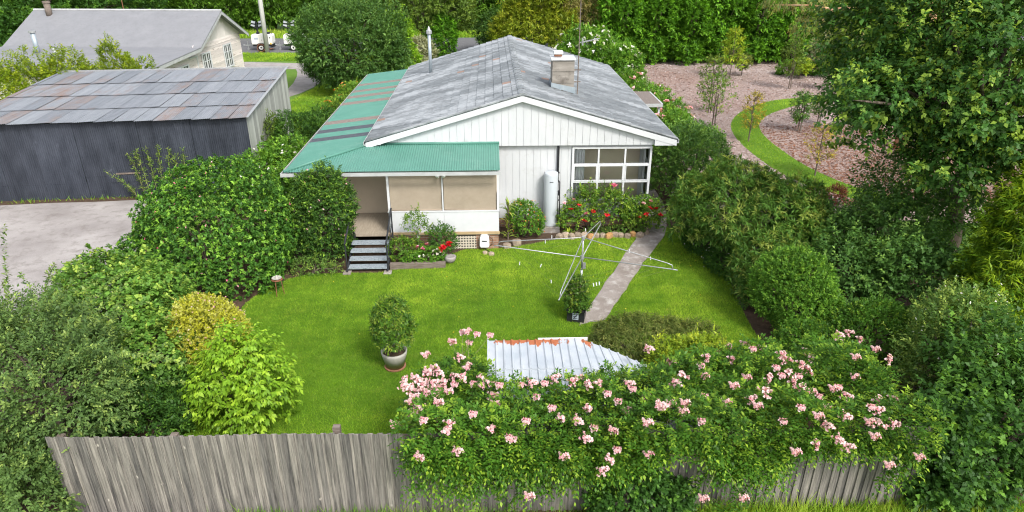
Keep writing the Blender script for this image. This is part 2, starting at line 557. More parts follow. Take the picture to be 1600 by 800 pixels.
def stems(rng, base, pts, n, r0, trunk_top=None, jitter=0.1, lean=0.5):
    """tapered stems from the base towards n of the crown points"""
    mb = MB()
    b = Vector(base)
    if trunk_top is not None:
        t = Vector(trunk_top)
        mb.tube([b, b.lerp(t, 0.35) + Vector((rng.normal(0, jitter), rng.normal(0, jitter), 0)), b.lerp(t, 0.7), t], [r0 * 1.25, r0, r0 * 0.85, r0 * 0.7], 8)
        b = t
        r0 *= 0.6
    idx = rng.choice(len(pts), min(n, len(pts)), replace=False)
    for i in idx:
        p = Vector(pts[i])
        m1 = b.lerp(p, 0.4) + Vector((rng.normal(0, jitter), rng.normal(0, jitter), lean * 0.25 * (p - b).length * 0.5))
        m2 = b.lerp(p, 0.75) + Vector((rng.normal(0, jitter), rng.normal(0, jitter), lean * 0.15 * (p - b).length * 0.5))
        o = Vector((rng.normal(0, r0), rng.normal(0, r0), 0)) if trunk_top is None else Vector((0, 0, 0))
        mb.tube([b + o, m1, m2, p], [r0 * 0.6, r0 * 0.45, r0 * 0.28, r0 * 0.1], 5)
    return mb


def plant(name, label, cat, blobs, leaf, seed, L=0.07, W=0.035, dens=260, per=7, layout='shoot', S=0.16, ang=50, droop=0.1, grow=0.2,
          amp=0.2, depth=0.1, inner=0.35, gap=0.0, base=None, trunk=None, r0=0.05, nst=10, bark='bark', group=None, low=-0.6, zmin=0.05,
          freq=2.6, tree=False, flowers=None, extra=None, core=0.55, flat=0.0, shoots=None):
    """one plant: Empty > foliage (or crown) + stem (or trunk) [+ blossoms]"""
    rng = np.random.default_rng(seed)
    bx = base or (np.mean([b[0] for b in blobs]), np.mean([b[1] for b in blobs]), 0)
    root = thing(name, label, cat, tuple(float(q) for q in bx), 0, group)
    o = np.array(bx)
    bl = [(b[0] - o[0], b[1] - o[1], b[2] - o[2], b[3], b[4], b[5]) for b in blobs]
    P, D, cl = crown_points(rng, bl, dens, amp, depth, inner, freq, gap, zmin, low, core)
    v, t = leaf_cloud(rng, P, D, per, L, W, layout, S, ang, droop, grow, clump=cl, flat=flat)
    if extra:                                   # long arching shoots that break the outline
        for (px, py, pz, dx, dy, dz, ln) in extra:
            q = np.array([px, py, pz]) - o
            dd = np.array([dx, dy, dz], float)
            m = max(8, int(ln / 0.05))
            tt = np.linspace(0, 1, m)[:, None]
            pp = q + dd * ln * tt + np.array([0, 0, -0.25 * ln]) * tt ** 2
            dr = unit(dd + np.array([0, 0, -0.5]) * tt + rng.normal(0, 0.25, (m, 3)))
            v2, t2 = leaf_cloud(rng, pp, dr, 4, L, W, 'shoot', 0.05, 60, droop, 0.6)
            v = np.concatenate([v, v2]); t = np.concatenate([t, t2])
    ns = shoots if shoots is not None else int(3 + 2.2 * sum(b[3] * b[5] for b in bl))
    if ns:                                      # stray young shoots beyond the outline
        top = np.where((D[:, 2] > 0.1) & (P[:, 2] > 0.45 * P[:, 2].max()))[0]
        pick = rng.choice(top, min(ns, len(top)), replace=False)
        sl_ = (1.2 + rng.uniform(0, 1.8, len(pick))) * max(S, .1)
        m = 7
        tt = np.tile(np.linspace(0, 1, m), len(pick))[:, None]
        dd = unit(np.repeat(D[pick], m, axis=0) + np.array([0, 0, .5]))
        pp = np.repeat(P[pick], m, axis=0) + dd * tt * np.repeat(sl_, m)[:, None]
        v2, t2 = leaf_cloud(rng, pp, dd, 4, L * .85, W * .85, 'shoot', S * .3, ang, droop, .7)
        v = np.concatenate([v, v2]); t = np.concatenate([t, t2])
    mesh_np('crown' if tree else 'foliage', v, 4, t, M['leaf_' + leaf], root)
    if nst:
        tr = None if trunk is None else tuple(np.array(trunk) - o)
        sel = P[P[:, 2] > 0.3 * P[:, 2].max()]
        stems(rng, (0, 0, 0), sel, nst, r0, tr).build('trunk' if tree else 'stem', M[bark], root, True)
    if flowers:
        mat_, count, size, petals = flowers
        up = np.where(D[:, 2] > -0.2)[0]
        rr = np.linalg.norm((P - np.array(bl[0][:3])) / np.array(bl[0][3:]), axis=1) if len(bl) == 1 else np.ones(len(P)) * 2
        cand = up[rr[up] > 0.9] if len(bl) == 1 else up
        pick = rng.choice(cand, min(count, len(cand)), replace=False)
        c = P[pick] + D[pick] * (S + 0.02)
        fv, ft = leaf_cloud(rng, c, D[pick], petals, size, size * 0.8, 'rosette', 0.01, 65, 0, 0.5)
        fo = mesh_np('blossoms', fv, 4, ft, M[mat_], root)
        if count > 40: fo['kind'] = 'stuff'
    return root


def poly_sheet(name, pts, z, m, kind='structure', thick=0, parent=None, sub=None):
    mb = MB()
    if thick:
        mb.prism(pts, 'z', z - thick, z)
    else:
        mb.add([(x, y, z) for x, y in pts], [tuple(range(len(pts)))])
    o = mb.build(name, m, parent)
    me = o.data
    if me.polygons[0].normal.z < 0 and not thick:
        me.flip_normals()
    if kind: o['kind'] = kind
    return o


def inside(poly, x, y):
    c = np.zeros(len(x), bool)
    n = len(poly)
    for i in range(n):
        x0, y0 = poly[i]; x1, y1 = poly[(i + 1) % n]
        if y0 == y1: continue
        hit = ((y0 > y) != (y1 > y)) & (x < (x1 - x0) * (y - y0) / (y1 - y0) + x0)
        c ^= hit
    return c


def smooth_poly(pts, it=2):
    for _ in range(it):
        q = []
        for i in range(len(pts)):
            a, b = pts[i], pts[(i + 1) % len(pts)]
            q += [(a[0] * .75 + b[0] * .25, a[1] * .75 + b[1] * .25), (a[0] * .25 + b[0] * .75, a[1] * .25 + b[1] * .75)]
        pts = q
    return pts


def blades(name, poly, holes, n, h, wd, seed, leaf, label=None, z=0.01, lean=0.5, clump_scale=0.8):
    rng = np.random.default_rng(seed)
    xs = [p[0] for p in poly]; ys = [p[1] for p in poly]
    x = rng.uniform(min(xs), max(xs), n); y = rng.uniform(min(ys), max(ys), n)
    k = inside(poly, x, y)
    for hp in holes: k &= ~inside(hp, x, y)
    x, y = x[k], y[k]
    m = len(x)
    a = rng.uniform(0, 6.28, m)
    b = np.stack([x, y, np.full(m, z)], 1)
    f = lump_fn(rng, 1.0, 0.9 / clump_scale, 9)(np.stack([x, y, 0 * x], 1))
    f2 = lump_fn(rng, 1.0, 3.2, 9)(np.stack([x, y, 0 * x], 1))
    hh = h * (0.8 + 0.25 * f + rng.normal(0, 0.25, m)).clip(0.35, 1.8)
    sd = np.stack([np.cos(a), np.sin(a), 0 * a], 1) * wd / 2
    ln = np.stack([rng.normal(0, lean, m), rng.normal(0, lean, m), np.ones(m)], 1)
    tip = b + ln * hh[:, None]
    v = np.stack([b - sd, b + sd, tip], 1)
    f3 = lump_fn(rng, 1.0, 9.0, 9)(np.stack([x, y, 0 * x], 1))
    f0 = lump_fn(rng, 1.0, 0.45, 7)(np.stack([x, y, 0 * x], 1))
    t = np.stack([(0.6 + 0.16 * f0 + 0.25 * f + 0.25 * f2 + .2 * f3 + rng.normal(0, 0.22, m)).clip(0, 1), (0.18 + 0.4 * f2 * f + 0.16 * f0 + 0.2 * f + .15 * f3 + rng.normal(0, 0.18, m)).clip(0, 1), 0 * x], 1)
    o = mesh_np(name, v.reshape(-1, 3), 3, t, M['leaf_' + leaf])
    tag(o, label, 'grass', kind='stuff')
    return o


# ================================================================== GROUND, ROAD, PATHS
def ground_mat(name, a, b, c, s1=0.35, s2=6, fine=60, bm=0.5, rough=0.95):
    m, n, p = new_mat(name)
    co = coords(n)
    col = mixc(n, ramp(n, noise(n, co, s1, 5), 0.35, 0.65), a, b)
    col = mixc(n, ramp(n, noise(n, co, s2, 6, 0.7), 0.5, 0.72), col, c)
    f = noise(n, co, fine, 4, 0.8)
    v = nd(n, 'ShaderNodeMapRange'); v.inputs[3].default_value = 0.6; v.inputs[4].default_value = 1.4
    n.links.new(f, v.inputs[0])
    sc_ = nd(n, 'ShaderNodeVectorMath', operation='SCALE')
    n.links.new(col, sc_.inputs[0]); n.links.new(v.outputs[0], sc_.inputs['Scale'])
    n.links.new(sc_.outputs[0], p.inputs['Base Color'])
    p.inputs['Roughness'].default_value = rough
    p.inputs['Specular IOR Level'].default_value = 0.2
    bump(n, f, p, bm, 0.02)
    return m


M['ground'] = ground_mat('rough_grass_ground', (0.08, 0.17, 0.02), (0.12, 0.22, 0.028), (0.15, 0.19, 0.05), 0.2, 2)
M['lawn'] = ground_mat('lawn_base', (0.07, 0.15, 0.008), (0.1, 0.2, 0.01), (0.13, 0.2, 0.02), 0.5, 3, 50)
M['asphalt'] = ground_mat('road_asphalt', (0.12, 0.12, 0.125), (0.15, 0.15, 0.155), (0.17, 0.17, 0.17), 0.3, 3, 30, 0.2)
M['drive'] = ground_mat('gravel_drive', (0.25, 0.228, 0.218), (0.37, 0.345, 0.33), (0.2, 0.18, 0.165), 0.45, 2.2, 45, 0.5)
M['path'] = ground_mat('worn_concrete', (0.2, 0.17, 0.148), (0.3, 0.265, 0.24), (0.46, 0.44, 0.41), 1.3, 3.2, 30, 0.5)
M['mulch'] = ground_mat('bark_mulch', (0.27, 0.19, 0.16), (0.36, 0.29, 0.265), (0.17, 0.095, 0.065), 0.12, 5, 28, 0.9)

tag(poly_sheet('ground', [(-250, -60), (250, -60), (250, 260), (-250, 260)], 0, M['ground']), kind='structure')
poly_sheet('garden_soil', [(-10.2, 8.2), (14, 8.2), (14, 24.5), (8.5, 37), (6.3, 37), (-4, 37), (-9.5, 36), (-10.3, 26), (-10.6, 20)], 0.004, M['soil'])
LAWN = smooth_poly([(-5.9, 9.3), (6.0, 9.15), (6.9, 12.5), (6.75, 14.8), (6.85, 16.2), (7.2, 19.0), (6.3, 22.2), (5.5, 22.4), (5.15, 21.25), (3.8, 21.2), (2.3, 21.2),
                    (1.1, 20.7), (0.35, 20.45), (-1.3, 20.4), (-1.42, 19.05), (-3.15, 19.0), (-3.3, 18.75), (-4.6, 18.8), (-5.9, 18.75), (-6.9, 17.4), (-7.0, 15.5), (-6.7, 13.5), (-6.5, 11.5)], 1)
poly_sheet('lawn', LAWN, 0.008, M['lawn'])
PATH = [(2.24, 15.5), (2.98, 15.72), (4.4, 18.5), (5.95, 21.4), (6.35, 22.7), (6.6, 24.5), (6.6, 36), (5.75, 36), (5.75, 24.5), (5.3, 22.3), (4.85, 21.0), (3.5, 18.2)]
rng = np.random.default_rng(3)
PATHW = []
for i in range(len(PATH)):
    a, b = PATH[i], PATH[(i + 1) % len(PATH)]
    for k in range(8):
        f = k / 8
        PATHW.append((a[0] + (b[0] - a[0]) * f + rng.normal(0, 0.018), a[1] + (b[1] - a[1]) * f + rng.normal(0, 0.018)))
poly_sheet('concrete_path', PATHW, 0.03, M['path'], thick=0.06)
blades('lawn_grass', LAWN, [PATH], 520000, 0.05, 0.011, 5, 'grass', 'short bright green lawn covering the back yard')

rng = np.random.default_rng(4)
n = 170
x = rng.uniform(-5.5, 6.6, n); y = rng.uniform(10, 21, n)
k = inside(LAWN, x, y) & ~inside(PATH, x, y) & ((x > 3) | (rng.uniform(0, 1, n) < .35))
x, y = x[k], y[k]
v, t = leaf_cloud(rng, np.stack([x, y, 0 * x + .055], 1), np.tile([[0, 0, 1.0]], (len(x), 1)), 6, .022, .014, 'rosette', .005, 75, 0, .3)
M['yellow_petal'] = leaf_mat('yellow_petals', (0.6, 0.42, 0.02), (0.7, 0.55, 0.03), (0.75, 0.65, 0.1), .6, .1)
tag(mesh_np('lawn_weeds', v, 4, t, M['yellow_petal']), 'tiny yellow weed flowers dotted through the lawn', 'weeds', kind='stuff')

DRIVE = [(-40, 5), (-9.6, 5), (-9.8, 12), (-10.6, 16), (-11.5, 21), (-12.9, 25.2), (-12.9, 25.9), (-19.5, 25.2), (-40, 24)]
poly_sheet('driveway', smooth_poly(DRIVE, 1), 0.004, M['drive'])
SIDE_DRIVE = smooth_poly([(-40, 55.0), (-15.2, 55.2), (-14.3, 52.5), (-13.6, 48), (-13.6, 44), (-12.6, 44.5), (-11.8, 48.5), (-12.2, 53), (-12.5, 58.0), (-40, 58.2)], 1)
poly_sheet('bare_soil', [(-40, 24.2), (-19.5, 24.95), (-17, 25.25), (-15, 25.35), (-12.6, 25.65), (-12.2, 26.1), (-19.5, 25.6), (-40, 25.0)], 0.009, M['soil'])
poly_sheet('gravel_drive', SIDE_DRIVE, 0.004, M['drive'])
poly_sheet('road', [(-150, 63.4), (60, 62.0), (60, 72.2), (-150, 72.6)], 0.006, M['asphalt'])
MULCH = [(7.0, 23.5), (12, 24), (14, 22), (32, 22), (36, 57.5), (9, 57.5), (8.2, 47), (8.0, 38)]
poly_sheet('mulch_bed', smooth_poly(MULCH, 1), 0.006, M['mulch'])
GPATH = [(34, 46), (25, 44.4), (21.71, 43.74), (20.42, 43.2), (17.42, 42.35), (14.93, 39.82), (13.28, 37.09), (12.46, 34.03), (12.33, 30.42), (12.56, 27.6), (13.44, 25.54), (15.0, 23.8),
         (17.0, 23.0), (15.9, 24.8), (14.77, 26.12), (14.07, 28.71), (13.96, 31.1), (14.01, 33.73), (14.55, 36.33), (16.09, 38.81), (18.97, 41.22), (21.02, 42.23), (25, 42.9), (34, 44.2)]
GPATH = smooth_poly(GPATH, 2)
poly_sheet('grass_path', GPATH, 0.012, M['lawn'])
blades('path_grass', GPATH, [], 60000, 0.07, 0.03, 6, 'grass', 'curved strip of mown grass winding between the mulch beds', 0.014)

# bark chips
rng = np.random.default_rng(11)
n = 70000
x = rng.uniform(7, 24, n); y = 24 + 32 * rng.uniform(0, 1, n) ** 1.4
k = inside(MULCH, x, y) & ~inside(GPATH, x, y)
x, y = x[k], y[k]; n = len(x)
a = rng.uniform(0, 6.28, n); l = rng.uniform(0.05, 0.13, n) * 0.95; wv = l * rng.uniform(0.2, 0.5, n)
d = np.stack([np.cos(a), np.sin(a), rng.normal(0, 0.2, n)], 1) * l[:, None] / 2
s_ = np.stack([-np.sin(a), np.cos(a), rng.normal(0, 0.35, n)], 1) * wv[:, None] / 2
c = np.stack([x, y, rng.uniform(0.012, 0.04, n)], 1)
v = np.stack([c - d - s_, c + d - s_, c + d + s_, c - d + s_], 1)
brown = lump_fn(rng, 1.0, 0.22)(c) * 0.5 + np.where((x > 13.5) & (y < 36), 0.7, -0.3) + rng.normal(0, 0.32, n)
t = np.stack([rng.uniform(0, 1, n), (0.5 - brown).clip(0, 1), 0 * x], 1)
M['chips'] = leaf_mat('bark_chips', (0.14, 0.062, 0.038), (0.27, 0.135, 0.085), (0.5, 0.43, 0.41), 0.9, 0.0, 0.1)
tag(mesh_np('bark_chips', v.reshape(-1, 3), 4, t, M['chips']), 'loose bark chips weathered grey and red brown over the beds', 'mulch', kind='stuff')
# gravel and leaf litter on driveway edge
tag(blades('verge_grass', [(-45, 58.4), (-11, 58.2), (4, 58), (4, 62.0), (-11, 62.6), (-45, 63.1)], [], 40000, 0.14, 0.06, 8, 'grass', 'mown green verge beside the far road', 0.0), cat='grass')
blades('roadside_grass', [(-60, 72.7), (10, 72.4), (10, 76), (-60, 76)], [], 26000, 0.5, 0.1, 9, 'long_grass', 'long yellowing grass along the far side of the road', 0.0)
blades('side_lawn_grass', [(-12.8, 41), (-10.3, 36), (-9.3, 30), (-6.9, 30), (-6.6, 44), (-11.2, 51)], [], 60000, 0.1, 0.03, 10, 'grass', 'green side lawn between the dark shed and the cottage', 0.0)

# ================================================================== COTTAGE
GX, HW, YF, YB = 1.05, 5.15, 22.0, 36.4        # roof centre, half width, front and back
ZE, ZR = 3.2, 4.7
SL = (ZR - ZE) / HW
house = thing('cottage', 'white weatherboard cottage with grey tiled gable roof and green verandah roof', 'house', (GX, 29, 0))


def hb(mb, name, m, smooth=False, parent=None, bevel=0):
    """build a cottage part given in world metres"""
    o = mb.build(name, m, parent or house, smooth, bevel)
    if parent is None:
        o.matrix_parent_inverse = Matrix.Translation((-GX, -29, 0))
    return o


def board_wall(mb, x0, x1, z0, z1, y, step=0.26, rec=0.012, th=0.05, seed=1):
    r = random.Random(seed)
    mb.box(x0, x1, y + rec, y + th + rec, z0, z1)
    x = x0
    while x < x1 - 0.01:
        x2 = min(x + step, x1)
        mb.box(x + 0.007, x2 - 0.007, y + r.uniform(0, .002), y + rec - 0.001, z0 + 0.002, z1 - 0.002)
        x = x2


YW = 22.3
mb = MB()
board_wall(mb, 0.27, 2.74, 0.35, 3.0, YW, 0.235)                     # wall right of the verandah
mb.box(2.74, 5.45, YW, YW + 0.06, 0.35, 0.98)                        # under the window
board_wall(mb, 2.742, 5.45, 2.905, 3.0, YW - 0.02, 0.27)
hb(mb, 'front_wall', M['white'])
mb = MB()
mb.box(-4.0, 0.265, YW, YW + 0.06, 0.601, 2.9); mb.box(-6.0, -4.0, YW, YW + 0.06, 0.601, 2.74)
hb(mb, 'verandah_back_wall', M['inner'])
mb = MB()
mb.box(5.39, 5.45, 25.6, 36.2, 0.35, 3.0); mb.box(5.39, 5.45, YW + 0.062, 25.6, 0.35, 0.95); mb.box(5.39, 5.45, YW + 0.062, 25.6, 2.8, 3.0)
mb.box(5.39, 5.45, 24.5, 25.6, 0.952, 2.798)
mb.box(-3.9, -3.84, YW + 0.062, 36.2, 0.55, 3.0)
mb.box(-3.838, 5.388, 36.14, 36.2, 0.35, 3.0)
hb(mb, 'side_wall', M['white'])
# brick footing under the walls
def brick_mat():
    m, n, p = new_mat('red_brown_brick')
    tc = nd(n, 'ShaderNodeTexCoord')
    sp = nd(n, 'ShaderNodeSeparateXYZ'); cb = nd(n, 'ShaderNodeCombineXYZ')
    n.links.new(tc.outputs['Object'], sp.inputs[0])
    ad = nd(n, 'ShaderNodeMath', operation='ADD')
    n.links.new(sp.outputs[0], ad.inputs[0]); n.links.new(sp.outputs[1], ad.inputs[1])
    n.links.new(ad.outputs[0], cb.inputs[0]); n.links.new(sp.outputs[2], cb.inputs[1])
    b = nd(n, 'ShaderNodeTexBrick')
    b.inputs['Color1'].default_value = (0.28, 0.13, 0.075, 1)
    b.inputs['Color2'].default_value = (0.36, 0.2, 0.12, 1)
    b.inputs['Mortar'].default_value = (0.36, 0.31, 0.26, 1)
    b.inputs['Scale'].default_value = 1
    b.inputs['Brick Width'].default_value = 0.24
    b.inputs['Row Height'].default_value = 0.086
    b.inputs['Mortar Size'].default_value = 0.01
    n.links.new(cb.outputs[0], b.inputs['Vector'])
    nz = ramp(n, noise(n, coords(n), 4, 5), 0.4, 0.75)
    col = mixc(n, nz, b.outputs[0], (0.2, 0.12, 0.085))
    n.links.new(col, p.inputs['Base Color'])
    p.inputs['Roughness'].default_value = 0.85
    bump(n, b.outputs['Fac'], p, -0.3, 0.01)
    return m
M['brick'] = brick_mat()
mb = MB()
mb.box(-3.3, -1.34, 20.47, 20.57, 0, 0.55); mb.box(-0.52, 0.22, 20.47, 20.57, 0, 0.55); mb.box(-1.34, -0.52, 20.47, 20.57, 0.5, 0.55)
mb.box(0.12, 0.22, 20.572, 22.28, 0, 0.55)
mb.box(0.272, 5.43, 22.33, 22.43, 0, 0.349); mb.box(5.33, 5.43, 22.432, 36.1, 0, 0.349); mb.box(-6.1, -6.0, 20.6, 36.2, 0, 0.5)
hb(mb, 'brick_base', M['brick'])
# lattice vent
lt = MB()
for i in range(9):
    xx = -1.34 + 0.05 + i * 0.09
    lt.box(xx - 0.02, xx + 0.02, 20.458, 20.464, 0.02, 0.47)
for i in range(5):
    zz = 0.06 + i * 0.092
    lt.box(-1.33, -0.5, 20.45, 20.4575, zz - 0.02, zz + 0.02)
M['lattice'] = weathered('cream_lattice', (0.52, 0.46, 0.38), (0.62, 0.56, 0.47), 7, 0.7)
hb(lt, 'lattice_vent', M['lattice'])
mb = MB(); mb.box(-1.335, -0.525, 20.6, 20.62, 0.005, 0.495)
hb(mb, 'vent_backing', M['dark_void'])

# verandah
mb = MB()
mb.box(-6.1, 0.24, 20.45, 22.298, 0.5, 0.6); mb.box(-6.1, -3.902, 22.3, 36.2, 0.5, 0.6)
hb(mb, 'verandah_floor', M['deck'])
mb = MB(); mb.box(-3.3, 0.26, 20.4, 20.449, 0.552, 0.64)
hb(mb, 'floor_beam', M['tan_timber'])
mb = MB()
mb.box(-3.27, -1.518, 20.42, 20.46, 0.642, 1.33); mb.box(-1.512, 0.22, 20.42, 20.46, 0.642, 1.33)
mb.box(0.2, 0.24, 20.47, 22.29, 0.62, 1.33)
mb.box(-3.3, 0.25, 20.405, 20.475, 1.332, 1.365)
hb(mb, 'verandah_wall', M['trim'])
for x0 in (-3.28, -1.56, 0.18):
    mb = MB()
    ww = 0.07 if x0 != -1.56 else 0.04
    mb.box(x0, x0 + ww, 20.43, 20.5, 1.366 if x0 != -3.28 else 0.61, 2.68)
    hb(mb, 'verandah_post', M['trim'])
mb = MB(); mb.box(-6.08, -5.98, 20.44, 20.54, 0.6, 2.68)
hb(mb, 'verandah_post', M['trim'])
for x0, x1 in ((-3.2, -1.575), (-1.5, 0.165)):
    mb = MB()
    nx, nz = 24, 12
    vs, fs = [], []
    for j in range(nz + 1):
        for i in range(nx + 1):
            u, q = i / nx, j / nz
            vs.append((x0 + (x1 - x0) * u, 20.475 + 0.012 * math.sin(u * 9 + q * 2) * (1 - q), 1.37 + 1.22 * q))
    for j in range(nz):
        for i in range(nx):
            a = j * (nx + 1) + i
            fs.append((a, a + 1, a + nx + 2, a + nx + 1))
    mb.add(vs, fs)
    mb.tube([(x0, 20.47, 1.385), (x1, 20.47, 1.385)], 0.018, 8)
    mb.tube([(x0, 20.49, 2.6), (x1, 20.49, 2.6)], 0.04, 8)
    hb(mb, 'roller_blind', M['blind'], True)
# floodlights
for fx, yaw in ((-1.68, -0.5), (-1.46, 0.5)):
    mb = MB()
    mt = Matrix.Translation((fx, 20.3, 2.58)) @ Matrix.Rotation(yaw, 4, 'Z') @ Matrix.Rotation(R(55), 4, 'X')
    prof = [(0.03, 0.05), (0.045, 0.03), (0.065, -0.06), (0.062, -0.062), (0.0, -0.045)]
    sub = MB(); sub.lathe(prof, n=14)
    mb.add([mt @ Vector(q) for q in sub.v], sub.f)
    mb.tube([(fx, 20.32, 2.62), (-1.57, 20.44, 2.62)], 0.012, 6)
    hb(mb, 'floodlight', M['white_plastic'], True)

# gable panel
mb = MB()
gx0, gx1 = GX - 4.85, GX + 4.42
mb.prism([(gx0, 3.0), (gx1, 3.0), (gx1, ZR - 0.16 - SL * (gx1 - GX)), (GX, ZR - 0.16), (gx0, max(3.02, ZR - 0.16 - SL * (GX - gx0)))], 'y', 22.165, 22.2)
xx = gx0
while xx < gx1 - .02:
    x2 = min(xx + 0.245, gx1)
    za = ZR - 0.17 - SL * abs(xx + .006 - GX); zb = ZR - 0.17 - SL * abs(x2 - .006 - GX)
    pl = [(xx + .006, 2.985), (x2 - .006, 2.985), (x2 - .006, zb)] + ([(GX, ZR - .17)] if xx + .006 < GX < x2 - .006 else []) + [(xx + .006, za)]
    mb.prism(pl, 'y', 22.15, 22.164)
    xx = x2
hb(mb, 'gable_panel', M['white'])
mb = MB()
for sgn in (-1, 1):
    e = GX + sgn * HW
    pl = [(GX, ZR - 0.03), (e, ZE - 0.03), (e, ZE - 0.22), (GX, ZR - 0.22)]
    mb.prism(pl, 'y', 22.0, 22.04)
    pl2 = [(GX, ZR - 0.225), (e - sgn * 0.75, ZE + 0.75 * SL - 0.225), (e - sgn * 0.75, ZE + 0.75 * SL - 0.24), (GX, ZR - 0.24)]
    mb.prism(pl2, 'y', 22.042, 22.15)
# boxed eave ends
mb.prism([(GX + 4.42, 2.99), (GX + HW - 0.03, 2.99), (GX + HW - 0.03, ZE - 0.224), (GX + 4.42, ZE + 0.73 * SL - 0.224)], 'y', 22.01, 22.2)
mb.box(GX + 4.42, GX + HW - 0.02, 22.2, YB - 0.1, 2.97, 2.99)
mb.box(GX - HW + 0.02, GX - 4.85, 22.05, YB - 0.1, 3.0, 3.02)
hb(mb, 'barge_board', M['trim'])
# soffit strip at the head of the wall and ceiling
mb = MB(); mb.box(gx0, gx1, 22.2, 36.1, 3.002, 3.03)
hb(mb, 'ceiling', M['inner'])

# tiled roof: individual tiles with a raised front edge
def tile_mat():
    m, n, p = new_mat('weathered_roof_tile')
    a = attr(n)
    co = coords(n)
    c1 = mixc(n, a[0], (0.105, 0.118, 0.126), (0.19, 0.207, 0.216))
    pale = ramp(n, noise(n, coords(n, (0.5, 1.1, .5)), 0.8, 9, 0.75), 0.46, 0.6)
    c2 = mixc(n, pale, c1, (0.315, 0.335, 0.35))
    dk = ramp(n, noise(n, coords(n, (0.7, 1.6, .7)), 1.9, 9, 0.8), 0.5, 0.66)
    dm = nd(n, 'ShaderNodeMath', operation='MULTIPLY'); dm.inputs[1].default_value = 0.6
    n.links.new(dk, dm.inputs[0])
    c3 = mixc(n, dm.outputs[0], c2, (0.06, 0.06, 0.06))
    li = ramp(n, noise(n, co, 7, 6, 0.75), 0.6, 0.72)
    c4 = mixc(n, li, c3, (0.22, 0.2, 0.18))
    c5 = mixc(n, a[1], c4, (0.26, 0.15, 0.1))
    n.links.new(c5, p.inputs['Base Color'])
    p.inputs['Roughness'].default_value = 0.6
    p.inputs['Specular IOR Level'].default_value = 0.4
    bump(n, noise(n, co, 30, 5), p, 0.4, 0.02)
    return m
M['tile'] = tile_mat()
mb = MB()
slope_len = math.hypot(HW, ZR - ZE)
rows, cols = 17, 44
tw = (YB - YF) / cols
rr = random.Random(5)
for sgn in (-1, 1):
    for r_ in range(rows):
        for c_ in range(cols):
            f0, f1 = r_ / rows, (r_ + 1.06) / rows        # along the slope from the eave to the ridge
            f1 = min(f1, 1)
            y0 = YF + c_ * tw + (tw / 2 if r_ % 2 else 0)
            y1 = y0 + tw
            if y0 > YB - .01: continue
            if c_ == 0 and r_ % 2: y0 = YF
            y1 = min(y1, YB)
            mb.tint = (min(1, max(0, rr.gauss(0.5, 0.15))), 0.8 if rr.random() < 0.008 else 0, 0)
            e0 = 0.034 + rr.uniform(-.006, .006); e1 = 0.004
            prof = [0.0, 0.018, 0.004, 0.018, 0.0]
            vs = []
            for jj, hgt in enumerate(prof):
                yy = y0 + 0.004 + (y1 - y0 - 0.008) * jj / 4
                for f, e in ((f0, 0.0), (f0, e0), (f1, e1)):
                    vs.append((GX + sgn * HW * (1 - f), yy, ZE + (ZR - ZE) * f + e + (hgt if e else 0)))
            fs = []
            for jj in range(4):
                b = jj * 3
                fs += [(b, b + 3, b + 4, b + 1), (b + 1, b + 4, b + 5, b + 2)] if sgn < 0 else [(b + 1, b + 4, b + 3, b), (b + 2, b + 5, b + 4, b + 1)]
            mb.add(vs, fs)
mb.tint = (0.3, 0, 0)
mb.prism([(GX - HW, ZE - 0.02), (GX, ZR - 0.02), (GX + HW, ZE - 0.02), (GX + HW, ZE - 0.004), (GX, ZR - 0.004), (GX - HW, ZE - 0.004)], 'y', YF + 0.045, YB)
roof = hb(mb, 'tiled_roof', M['tile'])
mb = MB()
for i in range(36):
    y0 = YF - 0.02 + i * 0.4
    mb.tint = (rr.uniform(0.5, 1), 0, 0)
    vs, fs = [], []
    for q, (yy, hh) in enumerate(((y0, 0.09), (y0 + 0.42, 0.075))):
        for a in range(7):
            an = math.pi * a / 6
            vs.append((GX - math.cos(an) * 0.15, yy, ZR - 0.03 + hh * math.sin(an) + (0.012 if q == 0 else 0)))
    for a in range(6): fs.append((a, a + 1, a + 8, a + 7))
    fs.append(tuple(range(6, -1, -1)))
    mb.add(vs, fs)
hb(mb, 'ridge_cap', M['tile'], False, roof)
ridge = house.children[-1] if False else None
mb = MB()
for sgn in (-1, 1):
    for i in range(13):
        f0, f1 = i / 13, (i + 1.05) / 13
        mb.tint = (rr.uniform(0.1, 0.6), 0, 0)
        p0 = (GX + sgn * HW * (1 - f0), YF + 0.02, ZE + (ZR - ZE) * f0 + 0.03)
        p1 = (GX + sgn * HW * (1 - min(1, f1)), YF + 0.02, ZE + (ZR - ZE) * min(1, f1) + 0.018)
        mb.tube([p0, p1], 0.045, 7)
for sgn in (-1, 1):
    mb.tube([(GX + sgn * HW, YF + .02, ZE + .01), (GX + sgn * HW, YB, ZE + .01)], 0.02, 6)
hb(mb, 'verge_tile', M['tile'], False, roof)
for sgn in (-1, 1):
    mb = MB()
    e = GX + sgn * (HW + 0.05)
    mb.box(min(e, e + sgn * 0.02), max(e, e + sgn * 0.02), YF, YB, ZE - 0.13, ZE - 0.01)
    mb.box(min(e - sgn * 0.05, e), max(e - sgn * 0.05, e), YF + .002, YB - .002, ZE - 0.13, ZE - 0.11)
    hb(mb, 'gutter', M['gutter'])

